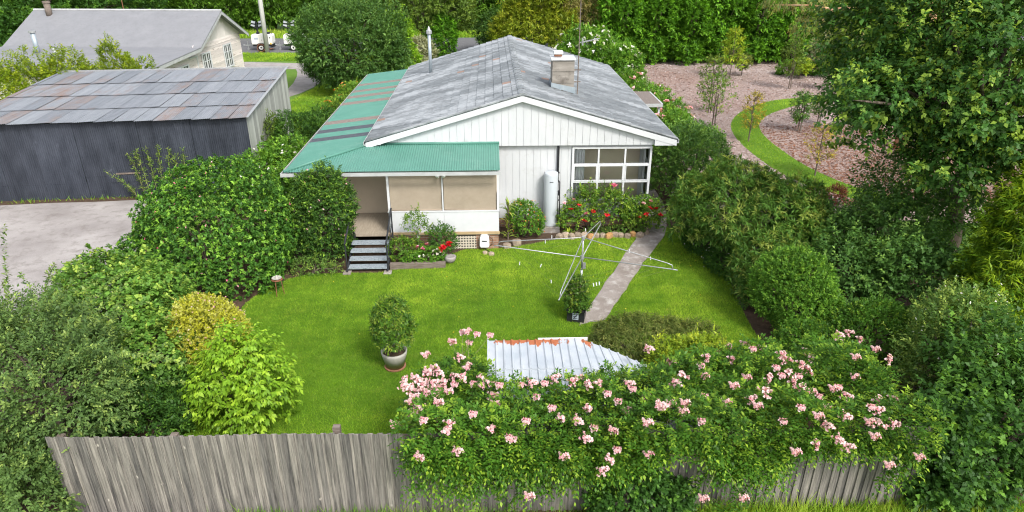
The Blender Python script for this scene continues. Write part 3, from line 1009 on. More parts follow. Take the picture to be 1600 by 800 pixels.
# green verandah roof: corrugated sheets
def corr_z(s, pitch=0.076, amp=0.009):
    return amp * math.sin(2 * math.pi * s / pitch)
EX, EY, IX, IY = -6.32, 20.15, GX - HW + 0.06, 22.16
ZO, ZI = 2.79, 3.06
def vz_front(y): return ZO + (ZI - ZO) * (y - EY) / (IY - EY)
def vz_left(x): return ZO + (ZI - ZO) * (x - EX) / (IX - EX)
mb = MB()
vs, fs = [], []
n = int((0.28 - EX) / 0.0126)
for i in range(n + 1):
    xx = EX + (0.28 - EX) * i / n
    yt = IY if xx > IX else EY + (xx - EX) * (IY - EY) / (IX - EX)
    for f in (0, 0.5, 1):
        y = EY + (yt - EY) * f
        vs.append((xx, y, vz_front(y) + corr_z(xx)))
for i in range(n):
    for q in range(2):
        a = i * 3 + q
        fs.append((a, a + 3, a + 4, a + 1))
mb.add(vs, fs)
dark = [(33.35, 33.9, 1), (31.8, 32.35, 1), (30.5, 31.1, 1), (29.2, 29.75, 1), (25.85, 26.4, 1), (24.6, 25.1, 2), (23.45, 23.95, 2)]
n = int((36.6 - EY) / 0.0126)
prev = None
vs, fs, mi = [], [], []
for i in range(n + 1):
    y = EY + (36.6 - EY) * i / n
    xt = IX if y > IY else EX + (y - EY) * (IX - EX) / (IY - EY)
    lift = 0
    for f in (0, 0.5, 1):
        xx = EX + (xt - EX) * f
        vs.append((xx, y, vz_left(xx) + corr_z(y)))
    if i:
        m_ = 0
        for d0, d1, mm in dark:
            if d0 < y < d1: m_ = mm
        for q in range(2):
            a = (i - 1) * 3 + q
            fs.append((a, a + 1, a + 4, a + 3)); mi.append(m_)
b0 = len(mb.f)
mb.add(vs, fs)
for i, m_ in enumerate(mi): mb.mi[b0 + i] = m_
vroof = hb(mb, 'verandah_roof', [M['green_roof'], M['brown_sheet'], M['dark_sheet']], True)
mb = MB()
mb.tube([(EX, EY, ZO + 0.02), ((EX + IX) / 2, (EY + IY) / 2, (ZO + ZI) / 2 + 0.03), (IX, IY, ZI + 0.02)], 0.05, 6)
mb.box(IX + 0.35, 0.29, IY - 0.03, IY - 0.0, ZI - 0.02, ZI + 0.08)
mb.box(0.27, 0.3, EY + 0.02, IY - 0.03, 2.78, 3.1) if False else None
hb(mb, 'hip_flashing', M['green_roof'], True, vroof)
mb = MB()
mb.bar((IX - 0.02, IY, ZI + 0.03), (IX - 0.02, 36.4, ZI + 0.03), 0.16, 0.02)
mb.bar((IX - 0.1, IY - .02, ZI + 0.045), (IX + 0.45, IY - .08, ZI + 0.05), 0.2, 0.015)
hb(mb, 'valley_flashing', M['gutter'], False, vroof)
mb = MB()
mb.box(EX - 0.06, 0.3, EY - 0.11, EY - 0.09, ZO - 0.12, ZO - 0.012); mb.box(EX - 0.04, 0.3, EY - 0.0895, EY + 0.02, ZO - 0.12, ZO - 0.1)
mb.box(EX - 0.08, EX - 0.061, EY - 0.11, 36.6, ZO - 0.12, ZO - 0.012); mb.box(EX - 0.0605, EX + 0.03, EY - 0.08, 36.6, ZO - 0.12, ZO - 0.1)
mb.box(EX + 0.1, 0.26, EY + 0.2, EY + 0.26, ZO - 0.13, ZO - 0.04)
mb.box(EX + 0.2, EX + 0.26, EY + 0.262, 36.5, ZO - 0.13, ZO - 0.04)
hb(mb, 'verandah_gutter', M['gutter'])

# corner window
def window(x0, x1, zs, y, cols_, axis='x', name='corner_window'):
    fr = MB()
    def B(u0, u1, d0, d1, z0, z1):
        if axis == 'x': fr.box(u0, u1, y + d0, y + d1, z0, z1)
        else: fr.box(y + d0, y + d1, u0, u1, z0, z1)
    z0, z1 = zs[0], zs[-1]
    B(x0, x0 + 0.07, -0.03, 0.07, z0, z1); B(x1 - 0.07, x1, -0.03, 0.07, z0, z1)
    B(x0 + .071, x1 - .071, -0.03, 0.07, z0, z0 + 0.06); B(x0 + .071, x1 - .071, -0.03, 0.07, z1 - 0.07, z1)
    for zq in zs[1:-1]: B(x0 + .071, x1 - .071, -0.02, 0.06, zq - 0.03, zq + 0.03)
    for j in range(1, cols_):
        xm = x0 + (x1 - x0) * j / cols_
        seg = [z0 + 0.06] + [q for zq in zs[1:-1] for q in (zq - 0.03, zq + 0.03)] + [z1 - 0.07]
        for s0, s1 in zip(seg[::2], seg[1::2]): B(xm - 0.03, xm + 0.03, -0.018, 0.058, s0 + .001, s1 - .001)
    # opening sashes in the middle row
    if len(zs) > 2:
        for j in range(cols_):
            a0 = x0 + (x1 - x0) * j / cols_ + (0.07 if j == 0 else 0.031); a1 = x0 + (x1 - x0) * (j + 1) / cols_ - (0.07 if j == cols_ - 1 else 0.031)
            q0, q1 = zs[-3] + 0.031, zs[-2] - 0.031
            B(a0, a0 + 0.035, -0.028, -0.0, q0, q1); B(a1 - 0.035, a1, -0.028, -0.0, q0, q1)
            B(a0 + .036, a1 - .036, -0.028, -0.0, q0, q0 + .035); B(a0 + .036, a1 - .036, -0.028, -0.0, q1 - .035, q1)
    f = hb(fr, name, M['trim'])
    g = MB()
    if axis == 'x': g.box(x0 + .06, x1 - .06, y + 0.02, y + 0.024, z0 + .05, z1 - .06)
    else: g.box(y + 0.02, y + 0.024, x0 + .06, x1 - .06, z0 + .05, z1 - .06)
    hb(g, 'pane', M['glass'], False, f)
    return f
wf = window(2.75, 5.46, [0.985, 1.66, 2.28, 2.9], YW - 0.03, 3)
window(YW + 0.08, 24.5, [0.96, 1.66, 2.28, 2.79], 5.42, 2, 'y')
# the room behind, made shallow so daylight brightens its back wall
mb = MB()
mb.box(2.5, 5.38, 23.3, 23.35, 0.5, 3.0); mb.box(2.45, 2.5, YW + 0.062, 23.35, 0.5, 3.0)
M['room_paint'] = weathered('cream_room_paint', (0.74, 0.63, 0.49), (0.78, 0.67, 0.53), 2, 0.9)
hb(mb, 'room_wall', M['room_paint'])
mb = MB(); mb.box(2.5, 5.385, YW + 0.062, 23.3, 0.45, 0.52)
hb(mb, 'room_floor', M['carpet'])
def curtain(x, y, dx, dy, z0, z1, n=40, wav=0.03, f=5):
    mb = MB(); vs, fs = [], []
    for i in range(n + 1):
        u = i / n
        o = wav * math.sin(u * 2 * math.pi * f)
        px, py = x + dx * u + (o if dx == 0 else 0), y + dy * u + (o if dy == 0 else 0)
        vs += [(px, py, z0), (px, py, z1)]
    for i in range(n): fs.append((2 * i, 2 * i + 2, 2 * i + 3, 2 * i + 1))
    mb.add(vs, fs)
    return hb(mb, 'curtain', M['curtain'], True)
curtain(2.86, YW + 0.2, 0.36, 0, 0.6, 2.85, f=4)
curtain(5.3, 22.95, 0, 0.32, 0.6, 2.8, f=4)
curtain(5.3, 22.55, 0, 0.2, 0.6, 2.8, f=2)

# downpipe
mb = MB(); mb.tube([(2.28, YW - 0.06, 2.98), (2.28, YW - 0.06, 0.3)], 0.04, 10); mb.box(2.22, 2.34, YW - 0.105, YW - 0.001, 2.0, 2.03); mb.box(2.22, 2.34, YW - 0.105, YW - 0.001, 1.0, 1.03)
hb(mb, 'downpipe', M['black'], False)
# chimney
def chim_mat():
    return weathered('sooty_render', (0.2, 0.18, 0.155), (0.32, 0.295, 0.26), 3, 0.85, (0.5, 0.5, 2), (0.12, 0.105, 0.09), 2.2, (0.52, 0.7), 0.4)
M['chimney'] = chim_mat()
mb = MB()
mb.box(2.24, 3.02, 24.75, 25.5, 3.6, 4.55); mb.box(2.22, 3.04, 24.73, 25.52, 4.552, 4.585); mb.box(2.24, 3.02, 24.75, 25.5, 4.587, 4.95)
mb.box(2.22, 3.04, 24.73, 25.52, 4.952, 4.985); mb.box(2.24, 3.02, 24.75, 25.5, 4.987, 5.34)
ch = hb(mb, 'chimney', M['chimney'])
mb = MB(); mb.box(2.19, 3.07, 24.7, 25.55, 5.342, 5.385); hb(mb, 'chimney_cap', M['trim'], False, ch)
mb = MB(); mb.box(2.33, 2.6, 25.05, 25.3, 5.422, 5.5)
hb(mb, 'chimney_pot', M['rust'], False, ch)
mb = MB(); mb.box(2.3, 2.63, 25.02, 25.33, 5.502, 5.6)
hb(mb, 'pot_hood', M['trim'], False, ch)
mb = MB()
zf = lambda xq: ZR - SL * (xq - GX)
mb.prism([(2.2, zf(2.2) + .05), (3.08, zf(3.08) + .05), (3.08, zf(3.08) + .27), (2.2, zf(2.2) + .2)], 'y', 24.715, 24.727)
mb.prism([(24.7, zf(2.2) + .03), (25.6, zf(2.2) + .03), (25.6, zf(2.2) + .2), (24.7, zf(2.2) + .2)], 'x', 2.2, 2.215)
hb(mb, 'chimney_flashing', M['flue'], False, ch)
# flue
mb = MB(); mb.tube([(-2.7, 32.2, 3.5), (-2.7, 32.2, 5.35)], 0.075, 12)
fl = hb(mb, 'flue', M['flue'], True)
mb = MB(); mb.lathe([(0.08, 5.3), (0.13, 5.34), (0.13, 5.46), (0.07, 5.52), (0.02, 5.66)], -2.7, 32.2, 12)
hb(mb, 'flue_cowl', M['galv'], False, fl)
# small porch roof on the far right side
mb = MB(); mb.box(6.1, 7.3, 28.9, 31.4, 2.78, 2.86)
hb(mb, 'side_porch_roof', M['brown_sheet'])
mb = MB(); mb.box(6.1, 7.36, 28.82, 28.898, 2.72, 2.85); mb.box(7.302, 7.38, 28.9, 31.4, 2.72, 2.85)
hb(mb, 'porch_gutter', M['gutter'])
for yq in (28.95, 31.2):
    mb = MB(); mb.box(7.2, 7.28, yq, yq + .08, 0, 2.775)
    hb(mb, 'porch_post', M['trim'])

# TV antenna on its mast beside the chimney
ant = thing('antenna', 'rusty thin antenna mast strapped beside the cottage chimney', 'antenna', (3.17, 24.85, 4.05))
mb = MB(); mb.tube([(0, 0, 0), (0, 0, 3.2)], 0.019, 8); mb.tube([(0, 0, 3.2), (-0.02, 0, 5.2)], 0.013, 8)
mb.box(-0.15, 0.1, -0.02, 0.03, 0.5, 0.53); mb.box(-0.15, 0.1, -0.02, 0.03, 0.92, 0.95)
mb.build('mast', M['timber_old'], ant)
mb = MB()
mb.tube([(0, 0, 1.86), (0.75, 0.25, 1.98)], 0.014, 6)
for i in range(10):
    f = 0.1 + 0.09 * i
    c = Vector((0.75 * f, 0.25 * f, 1.86 + 0.12 * f))
    hl = 0.16 - 0.006 * i
    mb.tube([c + Vector((-0.3 * hl, 0.9 * hl, 0)), c + Vector((0.3 * hl, -0.9 * hl, 0))], 0.009, 5)
mb.box(0.1, 0.14, -0.05, 0.1, 1.78, 1.98)
mb.build('aerial', M['galv'], ant)

# ------------------------------------------------------------------ steps
st = thing('entry_steps', 'steel entry steps with grey treads and black side rails beside the verandah', 'steps', (-3.8, 19.5, 0))
nS = 4
for i in range(nS):
    zt = 0.13 + i * 0.155; yc = -0.52 + i * 0.26
    mb = MB(); mb.box(-0.58, 0.58, yc - 0.14, yc + 0.14, zt - 0.02, zt + 0.02)
    for q in range(20): mb.box(-0.56 + q * 0.058, -0.53 + q * 0.058, yc - 0.13, yc + 0.13, zt + 0.0202, zt + 0.026)
    mb.build('tread', M['tread'], st)
for sgn in (-1, 1):
    mb = MB()
    mb.bar((sgn * 0.61, -0.72, 0.02), (sgn * 0.61, 0.92, 0.58), 0.04, 0.18)
    mb.tube([(sgn * 0.62, -0.62, 0.0), (sgn * 0.62, -0.62, 0.95)], 0.022, 8)
    mb.tube([(sgn * 0.62, 0.8, 0.4), (sgn * 0.62, 0.8, 1.5)], 0.022, 8)
    mb.tube([(sgn * 0.62, -0.66, 0.94), (sgn * 0.62, 0.86, 1.5)], 0.028, 8)
    if sgn > 0: mb.tube([(sgn * 0.62, -0.62, 0.5), (sgn * 0.62, 0.8, 1.05)], 0.014, 6)
    mb.build('handrail', M['steel_dark'], st)
for sx in (-0.75, 0.75):
    mb = MB(); mb.box(sx * 0.82 - 0.12, sx * 0.82 + 0.12, -0.85, -0.6, 0, 0.05); mb.build('footing', M['path'], st, bevel=0.015)

# water heater
wh = thing('water_heater', 'tall white cylindrical water heater standing against the white wall', 'water heater', (2.03, 21.98, 0))
mb = MB(); mb.lathe([(0.238, 0.22), (0.24, 0.25), (0.24, 2.06), (0.23, 2.1), (0.18, 2.13), (0.0, 2.15)], n=36); mb.build('tank', M['white_gloss'], wh, True)
mb = MB(); mb.box(-0.32, 0.32, -0.3, 0.3, 0, 0.22); mb.build('plinth', M['path'], wh, bevel=0.01)
mb = MB(); mb.tube([(0.27, -0.02, 0.5), (0.32, -0.02, 0.6), (0.31, 0.1, 1.7), (0.3, 0.3, 1.72)], 0.018, 8); mb.box(0.236, 0.3, -0.07, 0.05, 1.3, 1.45); mb.build('pipe', M['black'], wh)
mb = MB(); mb.box(-0.06, 0.06, -0.25, -0.24, 1.83, 1.845); mb.build('badge', M['black'], wh)

# hose reel
hr = thing('hose_reel', 'pale grey wall hose reel with dark hose on the brick base', 'hose reel', (-0.24, 20.46, 0.32))
mb = MB(); mb.prism([(-0.13, -0.2), (0.13, -0.2), (0.16, -0.12), (0.15, 0.16), (0.1, 0.22), (-0.1, 0.22), (-0.15, 0.16), (-0.16, -0.12)], 'y', -0.2, -0.02); mb.build('casing', M['white_plastic'], hr, bevel=0.025)
mb = MB(); mb.box(-0.08, 0.08, -0.212, -0.202, 0.03, 0.06); mb.build('slot', M['black'], hr)
mb = MB(); mb.tube([(0.0, -0.12, -0.2), (0.03, -0.16, -0.27), (0.15, -0.25, -0.3), (0.17, -0.3, -0.31)], 0.012, 6); mb.tube([(0.14, -0.05, 0.15), (0.26, -0.05, 0.05), (0.28, -0.05, -0.12), (0.17, -0.06, -0.18)], 0.01, 6); mb.build('hose', M['black'], hr, True)

# ================================================================== CLOTHES HOIST
ho = thing('clothes_hoist', 'galvanised rotary clothes hoist with four arms on the lawn', 'clothes hoist', (2.43, 16.58, 0), R(-20))
mb = MB(); mb.tube([(0, 0, 0), (0, 0, 1.1)], 0.032, 12); mb.tube([(0, 0, 1.1), (0, 0, 2.05)], 0.024, 12); mb.build('pole', M['galv'], ho, True)
for za, zb, rr_ in ((1.43, 1.53, .05), (1.99, 2.09, .045)):
    MB().tube([(0, 0, za), (0, 0, zb)], rr_, 12).build('hub', M['galv'], ho)
MB().box(0.026, 0.1, -0.02, 0.02, 1.15, 1.32).build('winder', M['galv'], ho)
mb = MB(); 
HR = 2.4
for k in range(4):
    a = k * math.pi / 2 + math.pi / 2
    c, s = math.cos(a), math.sin(a)
    mb = MB()
    mb.tube([(0.04 * c, 0.04 * s, 1.48), (HR * c, HR * s, 1.48), ((HR + .12) * c, (HR + .12) * s, 1.475)], 0.0145, 8)
    mb.tube([(0.03 * c, 0.03 * s, 2.05), (HR * .5 * c, HR * .5 * s, 1.83), (HR * .93 * c, HR * .93 * s, 1.64), (HR * .985 * c, HR * .985 * s, 1.6), (HR * c, HR * s, 1.5)], 0.0125, 8)
    mb.build('arm', M['galv'], ho, True)
mb = MB()
for fr_ in (0.97, 0.84, 0.71, 0.58):
    pr = [(HR * fr_ * math.cos(k * math.pi / 2), HR * fr_ * math.sin(k * math.pi / 2), 1.47) for k in range(5)]
    for p0, p1 in zip(pr, pr[1:]):
        m1 = [(p0[i] + p1[i]) / 2 for i in range(3)]
        mb.tube([p0, (m1[0], m1[1], 1.44), p1], 0.0013, 4)
mb.build('clothes_line', M['timber_old'], ho)
pegs = [(0.97, 0, .25), (0.97, 1, .5), (0.84, 1, .62), (0.84, 3, .3), (0.84, 3, .33), (0.84, 3, .36), (0.97, 2, .35), (0.71, 2, .45), (0.84, 2, .78), (0.84, 0, .44), (0.97, 1, .15)]
pm = MB()
pm.box(-0.008, 0.008, -0.008, -0.002, -0.05, 0.03); pm.box(-0.008, 0.008, 0.002, 0.008, -0.05, 0.03); pm.box(-0.006, 0.006, -0.006, 0.006, -0.02, -0.005)
peg0 = None
for fr_, k, f in pegs:
    a0, a1 = k * math.pi / 2, (k + 1) * math.pi / 2
    q = Vector((math.cos(a0), math.sin(a0), 0)).lerp(Vector((math.cos(a1), math.sin(a1), 0)), f) * HR * fr_
    q.rotate(Matrix.Rotation(R(-20), 3, 'Z'))
    if peg0 is None:
        o = peg0 = pm.build('clothes_peg', M['white_plastic'])
    else:
        o = peg0.copy(); C.objects.link(o)
    o.location = (2.43 + q.x, 16.58 + q.y, 1.45)
    o.rotation_euler = (0, R(rnd.uniform(-25, 25)), a0 + R(25) + rnd.uniform(-.4, .4))
    o.scale = (1.15, 1.15, 1.15)
    tag(o, 'small white clothes peg clipped to a line of the hoist', 'clothes peg', 'clothes pegs left on the hoist lines')

# ================================================================== PALING FENCE
def paling_mat():
    m, n, p = new_mat('weathered_palings')
    a = attr(n)
    co = coords(n, (14, 14, 0.55))
    c = mixc(n, ramp(n, noise(n, co, 2.2, 9, 0.7), 0.33, 0.66), (0.04, 0.038, 0.036), (0.4, 0.365, 0.325))
    c = mixc(n, a[0], mixc(n, 0.55, c, (0.045, 0.045, 0.047)), mixc(n, 0.25, c, (0.34, 0.305, 0.26)))
    dk = ramp(n, noise(n, coords(n, (5, 5, 0.35)), 1.6, 6, 0.65), 0.55, 0.72)
    dm = nd(n, 'ShaderNodeMath', operation='MULTIPLY'); dm.inputs[1].default_value = 0.85
    n.links.new(dk, dm.inputs[0])
    c = mixc(n, dm.outputs[0], c, (0.03, 0.03, 0.033))
    kn = nd(n, 'ShaderNodeTexVoronoi', feature='DISTANCE_TO_EDGE') if False else nd(n, 'ShaderNodeTexVoronoi')
    kn.inputs['Scale'].default_value = 3.3
    n.links.new(coords(n, (1, 1, 0.6)), kn.inputs['Vector'])
    kf = ramp(n, kn.outputs['Distance'], 0.09, 0.05)
    c = mixc(n, kf, c, (0.45, 0.41, 0.36))
    n.links.new(c, p.inputs['Base Color'])
    p.inputs['Roughness'].default_value = 0.85
    p.inputs['Specular IOR Level'].default_value = 0.2
    bump(n, noise(n, co, 4, 6, 0.7), p, 0.6, 0.02)
    return m
M['paling'] = paling_mat()
fx0, fx1 = -7.46, 7.45
def fence_y(x): return 9.24 - 0.0135 * (x + 8)
fence = thing('paling_fence', 'long weathered grey timber paling fence across the front of the yard', 'fence', (0, 9.13, 0))
mb = MB()
x = fx0; i = 0
rr = random.Random(21)
while x < fx1:
    wd = rr.uniform(0.082, 0.1)
    yy = fence_y(x) - 9.13
    zt = 1.775 + rr.gauss(0, 0.004) + 0.012 * math.sin(x * 1.3)
    if rr.random() < 0.02: zt -= rr.uniform(0.02, 0.07)
    if -1.62 < x < -1.45: zt -= 0.11
    mb.tint = (min(1, max(0, rr.gauss(0.5, 0.36))), 0, 0)
    off = -0.02 if i % 2 else 0.0
    lean = rr.gauss(0, 0.006)
    x1 = x + wd
    pr = [(x, yy + off), (x1, yy + off + rr.gauss(0, .002)), (x1, yy + off + 0.013), (x, yy + off + 0.013)]
    vs = [(a, b, -0.05) for a, b in pr] + [(a + lean, b + rr.gauss(0, .003), zt + rr.gauss(0, .002)) for a, b in pr]
    mb.add(vs, [(0, 3, 2, 1), (4, 5, 6, 7), (0, 1, 5, 4), (1, 2, 6, 5), (2, 3, 7, 6), (3, 0, 4, 7)])
    x = x1 - 0.012
    i += 1
mb.build('palings', M['paling'], fence)
for zr_ in (0.35, 1.0, 1.66):
    mb = MB(); mb.bar((fx0, fence_y(fx0) - 9.13 + 0.045, zr_), (fx1, fence_y(fx1) - 9.13 + 0.045, zr_), 0.05, 0.08); mb.build('rail', M['timber_old'], fence)
for xp in (-7.3, -5.4, -3.2 + .54, 0.2, 2.6, 5.0, 7.3):
    mb = MB(); mb.box(xp - 0.06, xp + 0.06, fence_y(xp) - 9.13 + 0.075, fence_y(xp) - 9.13 + 0.185, 0, 1.7 if xp != -3.2 + .54 else 1.83); mb.build('fence_post', M['timber_old'], fence)

# ================================================================== SMALL GARDEN SHED
def peel_mat():
    m, n, p = new_mat('peeling_white_metal')
    co = coords(n)
    base = mixc(n, ramp(n, noise(n, co, 2, 5), 0.35, 0.65), (0.33, 0.37, 0.41), (0.42, 0.45, 0.48))
    sp = nd(n, 'ShaderNodeSeparateXYZ'); n.links.new(coords(n), sp.inputs[0])
    yb = nd(n, 'ShaderNodeMapRange'); yb.inputs[1].default_value = 0.38; yb.inputs[2].default_value = 0.78; yb.inputs[3].default_value = -0.2; yb.inputs[4].default_value = 0.07
    n.links.new(sp.outputs[1], yb.inputs[0])
    ad = nd(n, 'ShaderNodeMath', operation='ADD')
    n.links.new(noise(n, coords(n, (2.4, 1.2, 1)), 1.5, 4, 0.6), ad.inputs[0]); n.links.new(yb.outputs[0], ad.inputs[1])
    f = ramp(n, ad.outputs[0], 0.535, 0.55)
    rust = mixc(n, ramp(n, noise(n, co, 7, 4), .3, .7), (0.3, 0.085, 0.032), (0.4, 0.14, 0.055))
    n.links.new(mixc(n, f, base, rust), p.inputs['Base Color'])
    p.inputs['Roughness'].default_value = 0.5
    return m
M['peel'] = peel_mat()
gs = thing('garden_shed', 'small garden shed with peeling white and rusty ribbed metal roof', 'shed', (1.3, 10.85, 0))
mb = MB()
def shed_roof(z_):  # ribbed main plane, its right end turned down
    vs, fs = [], []
    nx = 48
    xs = [-1.42 + 3.3 * i / 240 for i in range(241)]
    for xq in xs:
        ph = ((xq + 1.42) % 0.16) / 0.16
        rib = 0.028 if ph < 0.16 else (0.028 * max(0, 1 - (ph - 0.16) / 0.06) if ph < 0.22 else (0.028 * max(0, (ph - .94) / .06) if ph > .94 else 0))
        drop = max(0, xq - 0.35) ** 1.4 * 0.26
        skew = max(0, xq - 0.2) * 0.16
        for yq, st_ in ((0.84 - 1.2 * max(0, xq - 0.5) * 0.28, 0), (-0.07, 0), (-0.072, 0.03), (-1.4, 0.03)):
            zz = 1.9 + 0.06 * (yq / 0.8) - drop + rib - st_
            vs.append((xq + skew * (0.84 - yq) / .9 , yq, zz))
    for i in range(240):
        for q in range(3):
            a = i * 4 + q
            fs.append((a, a + 1, a + 5, a + 4))
    return vs, fs
mb.add(*shed_roof(0))
mb.build('shed_roof', M['peel'], gs)
mb = MB(); mb.box(-0.4, 0.6, 0.845, 0.88, 1.925, 1.985); mb.build('roof_flashing', M['trim'], gs)
mb = MB(); mb.box(-1.36, 0.7, 0.68, 0.71, 0, 1.84); mb.box(-1.36, 0.7, -1.35, -1.32, 0, 1.7); mb.box(-1.36, -1.33, -1.318, 0.678, 0, 1.76); mb.box(0.67, 0.7, -1.318, 0.678, 0, 1.7); mb.build('shed_wall', M['white'], gs)

# ================================================================== DARK FARM SHED
A = R(4.8)
fs_o = thing('farm_shed', 'long low farm shed with rusty corrugated roof and faded black wall', 'shed', (-9.35, 26.3, 0), A)
# local frame: -x along the front wall, +y to the back
SW, SD, Z0, Z1 = 10.4, 8.55, 2.97, 3.36
def rust_roof_mat():
    m, n, p = new_mat('rusty_corrugated_iron')
    a = attr(n)
    c = mixc(n, ramp(n, noise(n, coords(n, (4, .4, 1)), 1.6, 7, .7), 0.35, 0.65), (0.15, 0.165, 0.185), (0.24, 0.255, 0.28))
    c = mixc(n, a[0], mixc(n, 0.4, c, (0.12, 0.132, 0.15)), mixc(n, 0.3, c, (0.3, 0.315, 0.335)))
    s = nd(n, 'ShaderNodeMath', operation='ADD'); n.links.new(noise(n, coords(n, (1.6, 0.7, 1)), 1.1, 8, .75), s.inputs[0]); n.links.new(a[1], s.inputs[1])
    rf = ramp(n, s.outputs[0], 0.6, 0.9)
    rf2 = nd(n, 'ShaderNodeMath', operation='MULTIPLY'); rf2.inputs[1].default_value = 0.9; n.links.new(rf, rf2.inputs[0])
    c = mixc(n, rf2.outputs[0], c, mixc(n, ramp(n, noise(n, coords(n, (9, .5, 1)), 1.5, 5), .35, .65), (0.19, 0.095, 0.06), (0.26, 0.19, 0.15)))
    n.links.new(c, p.inputs['Base Color'])
    p.inputs['Roughness'].default_value = 0.55
    p.inputs['Metallic'].default_value = 0.1
    return m
M['rust_roof'] = rust_roof_mat()
mb = MB()
rr = random.Random(9)
rowy = [-0.15, 1.75, 3.9, 6.05, SD + 0.1]
rz = lambda y: Z0 + 0.06 + (Z1 - Z0) * y / SD
for r_ in range(4):
    x = 0.06
    c_ = 0
    while x > -SW - 0.1:
        wd = rr.choice([0.76, 0.76, 0.82, 0.66])
        x2 = max(x - wd, -SW - 0.1)
        rust = rr.choice([-.1, 0, 0.05, 0.1, 0.17, 0.24]) if r_ < 3 else rr.choice([-.1, 0, 0, 0.1, 0.2])
        mb.tint = (rr.uniform(0.05, 1), rust, 0)
        y0, y1 = rowy[r_] - 0.09 - rr.uniform(0, .05), rowy[r_ + 1] + 0.25
        n = max(4, int((x - x2) / 0.019))
        vs, fs = [], []
        tl, tr_ = rr.uniform(0.005, 0.045), rr.uniform(0.0, 0.012)
        for i in range(n + 1):
            f = i / n
            xx = x - (x - x2 + 0.03) * f
            lift = 0.018 + tl * (1 - f) * .6 + tr_ * f * .6
            cz = 0.011 * math.sin(2 * math.pi * xx / 0.076) + 0.012 * (1 - f)
            vs += [(xx, y0, rz(y0) + cz + lift + .008), (xx, y1, rz(y1) + cz)]
        for i in range(n):
            b = i * 2
            fs += [(b, b + 1, b + 3, b + 2)]
        mb.add(vs, fs)
        x = x2
mb.build('corrugated_roof', M['rust_roof'], fs_o)
mb = MB(); mb.tint = (0.3, 0.05, 0)
mb.box(0.02, 0.13, -0.2, SD + .12, 0, 0.02)
for i in range(len(mb.v)):
    q = mb.v[i]; mb.v[i] = (q[0], q[1], rz(q[1]) + 0.035 + q[2])
mb.box(-SW, 0.1, SD + 0.06, SD + 0.12, rz(SD) - 0.02, rz(SD) + 0.07)
mb.build('barge_flashing', M['galv'], fs_o)
mb = MB()
x = 0; rr = random.Random(31)
while x > -SW:
    wd = rr.choice([0.76, 0.76, 0.6]); x2 = max(x - wd, -SW)
    mb.tint = (rr.uniform(0.3, 0.85), 0, 0)
    zs = [0.0, 0.62 + rr.choice([0, 0, 0.25]), Z0 + 0.01]
    off = rr.uniform(-.03, .012)
    for z0, z1, o2 in ((zs[0], zs[1] + .05, 0.0), (zs[1], zs[2], -0.012)):
        n = int((x - x2) / 0.019); vs, fs = [], []
        for i in range(n + 1):
            xx = x - (x - x2) * i / n
            yv = off + o2 + 0.01 * math.sin(2 * math.pi * xx / 0.076)
            vs += [(xx, yv, z0), (xx, yv, z1)]
        for i in range(n): fs.append((2 * i, 2 * i + 1, 2 * i + 3, 2 * i + 2))
        mb.add(vs, fs)
    x = x2
mb.build('front_wall', M['shed_black'], fs_o)
mb = MB()
y = 0.03; rr = random.Random(32)
while y < SD:
    y2 = min(y + rr.uniform(0.2, 0.3), SD)
    mb.tint = (rr.uniform(0.2, 0.9), 0, 0)
    mb.prism([(y, 0), (y2 - .008, 0), (y2 - .008, rz(y2) - .04), (y, rz(y) - .04)], 'x', -0.03 + rr.uniform(-.004, .004), 0.0)
    y = y2
mb.box(-SW, -0.031, SD - 0.03, SD, 0, Z1 - 0.02); mb.box(-SW, -SW + .03, 0.03, SD - .031, 0, Z0 - 0.02)
mb.build('side_wall', M['shed_side'], fs_o)
for xa, xb in ((-5.2, -4.3), (-3.1, -2.35)):
    mb = MB(); mb.box(xa, xb, -0.06, -0.035, 0.94, 1.0)
    mb.build('wall_rail', M['timber_old'], fs_o)

# ================================================================== NEIGHBOUR'S HOUSE
nb = thing('neighbour_house', 'cream weatherboard house with smooth grey metal roof behind the sheds', 'house', (-17.86, 48.86, 0), R(-4.1))
# local: -x along the ridge away from the gable, y up the block
LR = 12.85
ZRn = 4.83
vf, vb, vn = 3.92, 3.78, 6.34
pt = 0.49
zfar, zbk, zn = ZRn - vf * pt, ZRn - vb * pt, ZRn - vb * pt - vn * 0.045
mb = MB()
def quad(p): mb.add(p, [(0, 1, 2, 3)])
th = 0.06
prof = [(vf, zfar), (0, ZRn), (-vb, zbk), (-vb - vn, zn)]
mb.prism(prof + [(q[0], q[1] - th) for q in reversed(prof)], 'x', -LR, 0)
mb.build('metal_roof', M['grey_roof'], nb)
mb = MB(); mb.tube([(-LR, 0, ZRn + .01), (0, 0, ZRn + .01)], 0.07, 8); mb.build('ridge_cap', M['gutter'], nb)
mb = MB()
for (a, b), (c_, d_) in zip(prof[:-1], prof[1:]):
    mb.prism([(a, b - th - .002), (c_, d_ - th - .002), (c_, d_ - th - .18), (a, b - th - .18)], 'x', -0.03, 0.0)
mb.build('barge_board', M['gutter'], nb)
mb = MB(); mb.box(-LR, -0.02, -vb - vn - .12, -vb - vn - .0, zn - .16, zn - .04); mb.build('gutter', M['gutter'], nb)
gxw = -0.55
mb = MB()
zz = 0.35
wprof = lambda y: (ZRn - abs(y) * pt - th - .01) if y > -vb else (zbk - (-vb - y) * 0.045 - th - .01)
ys = [vf - 0.45, -0.0, -vb, -vb - vn + 0.5]
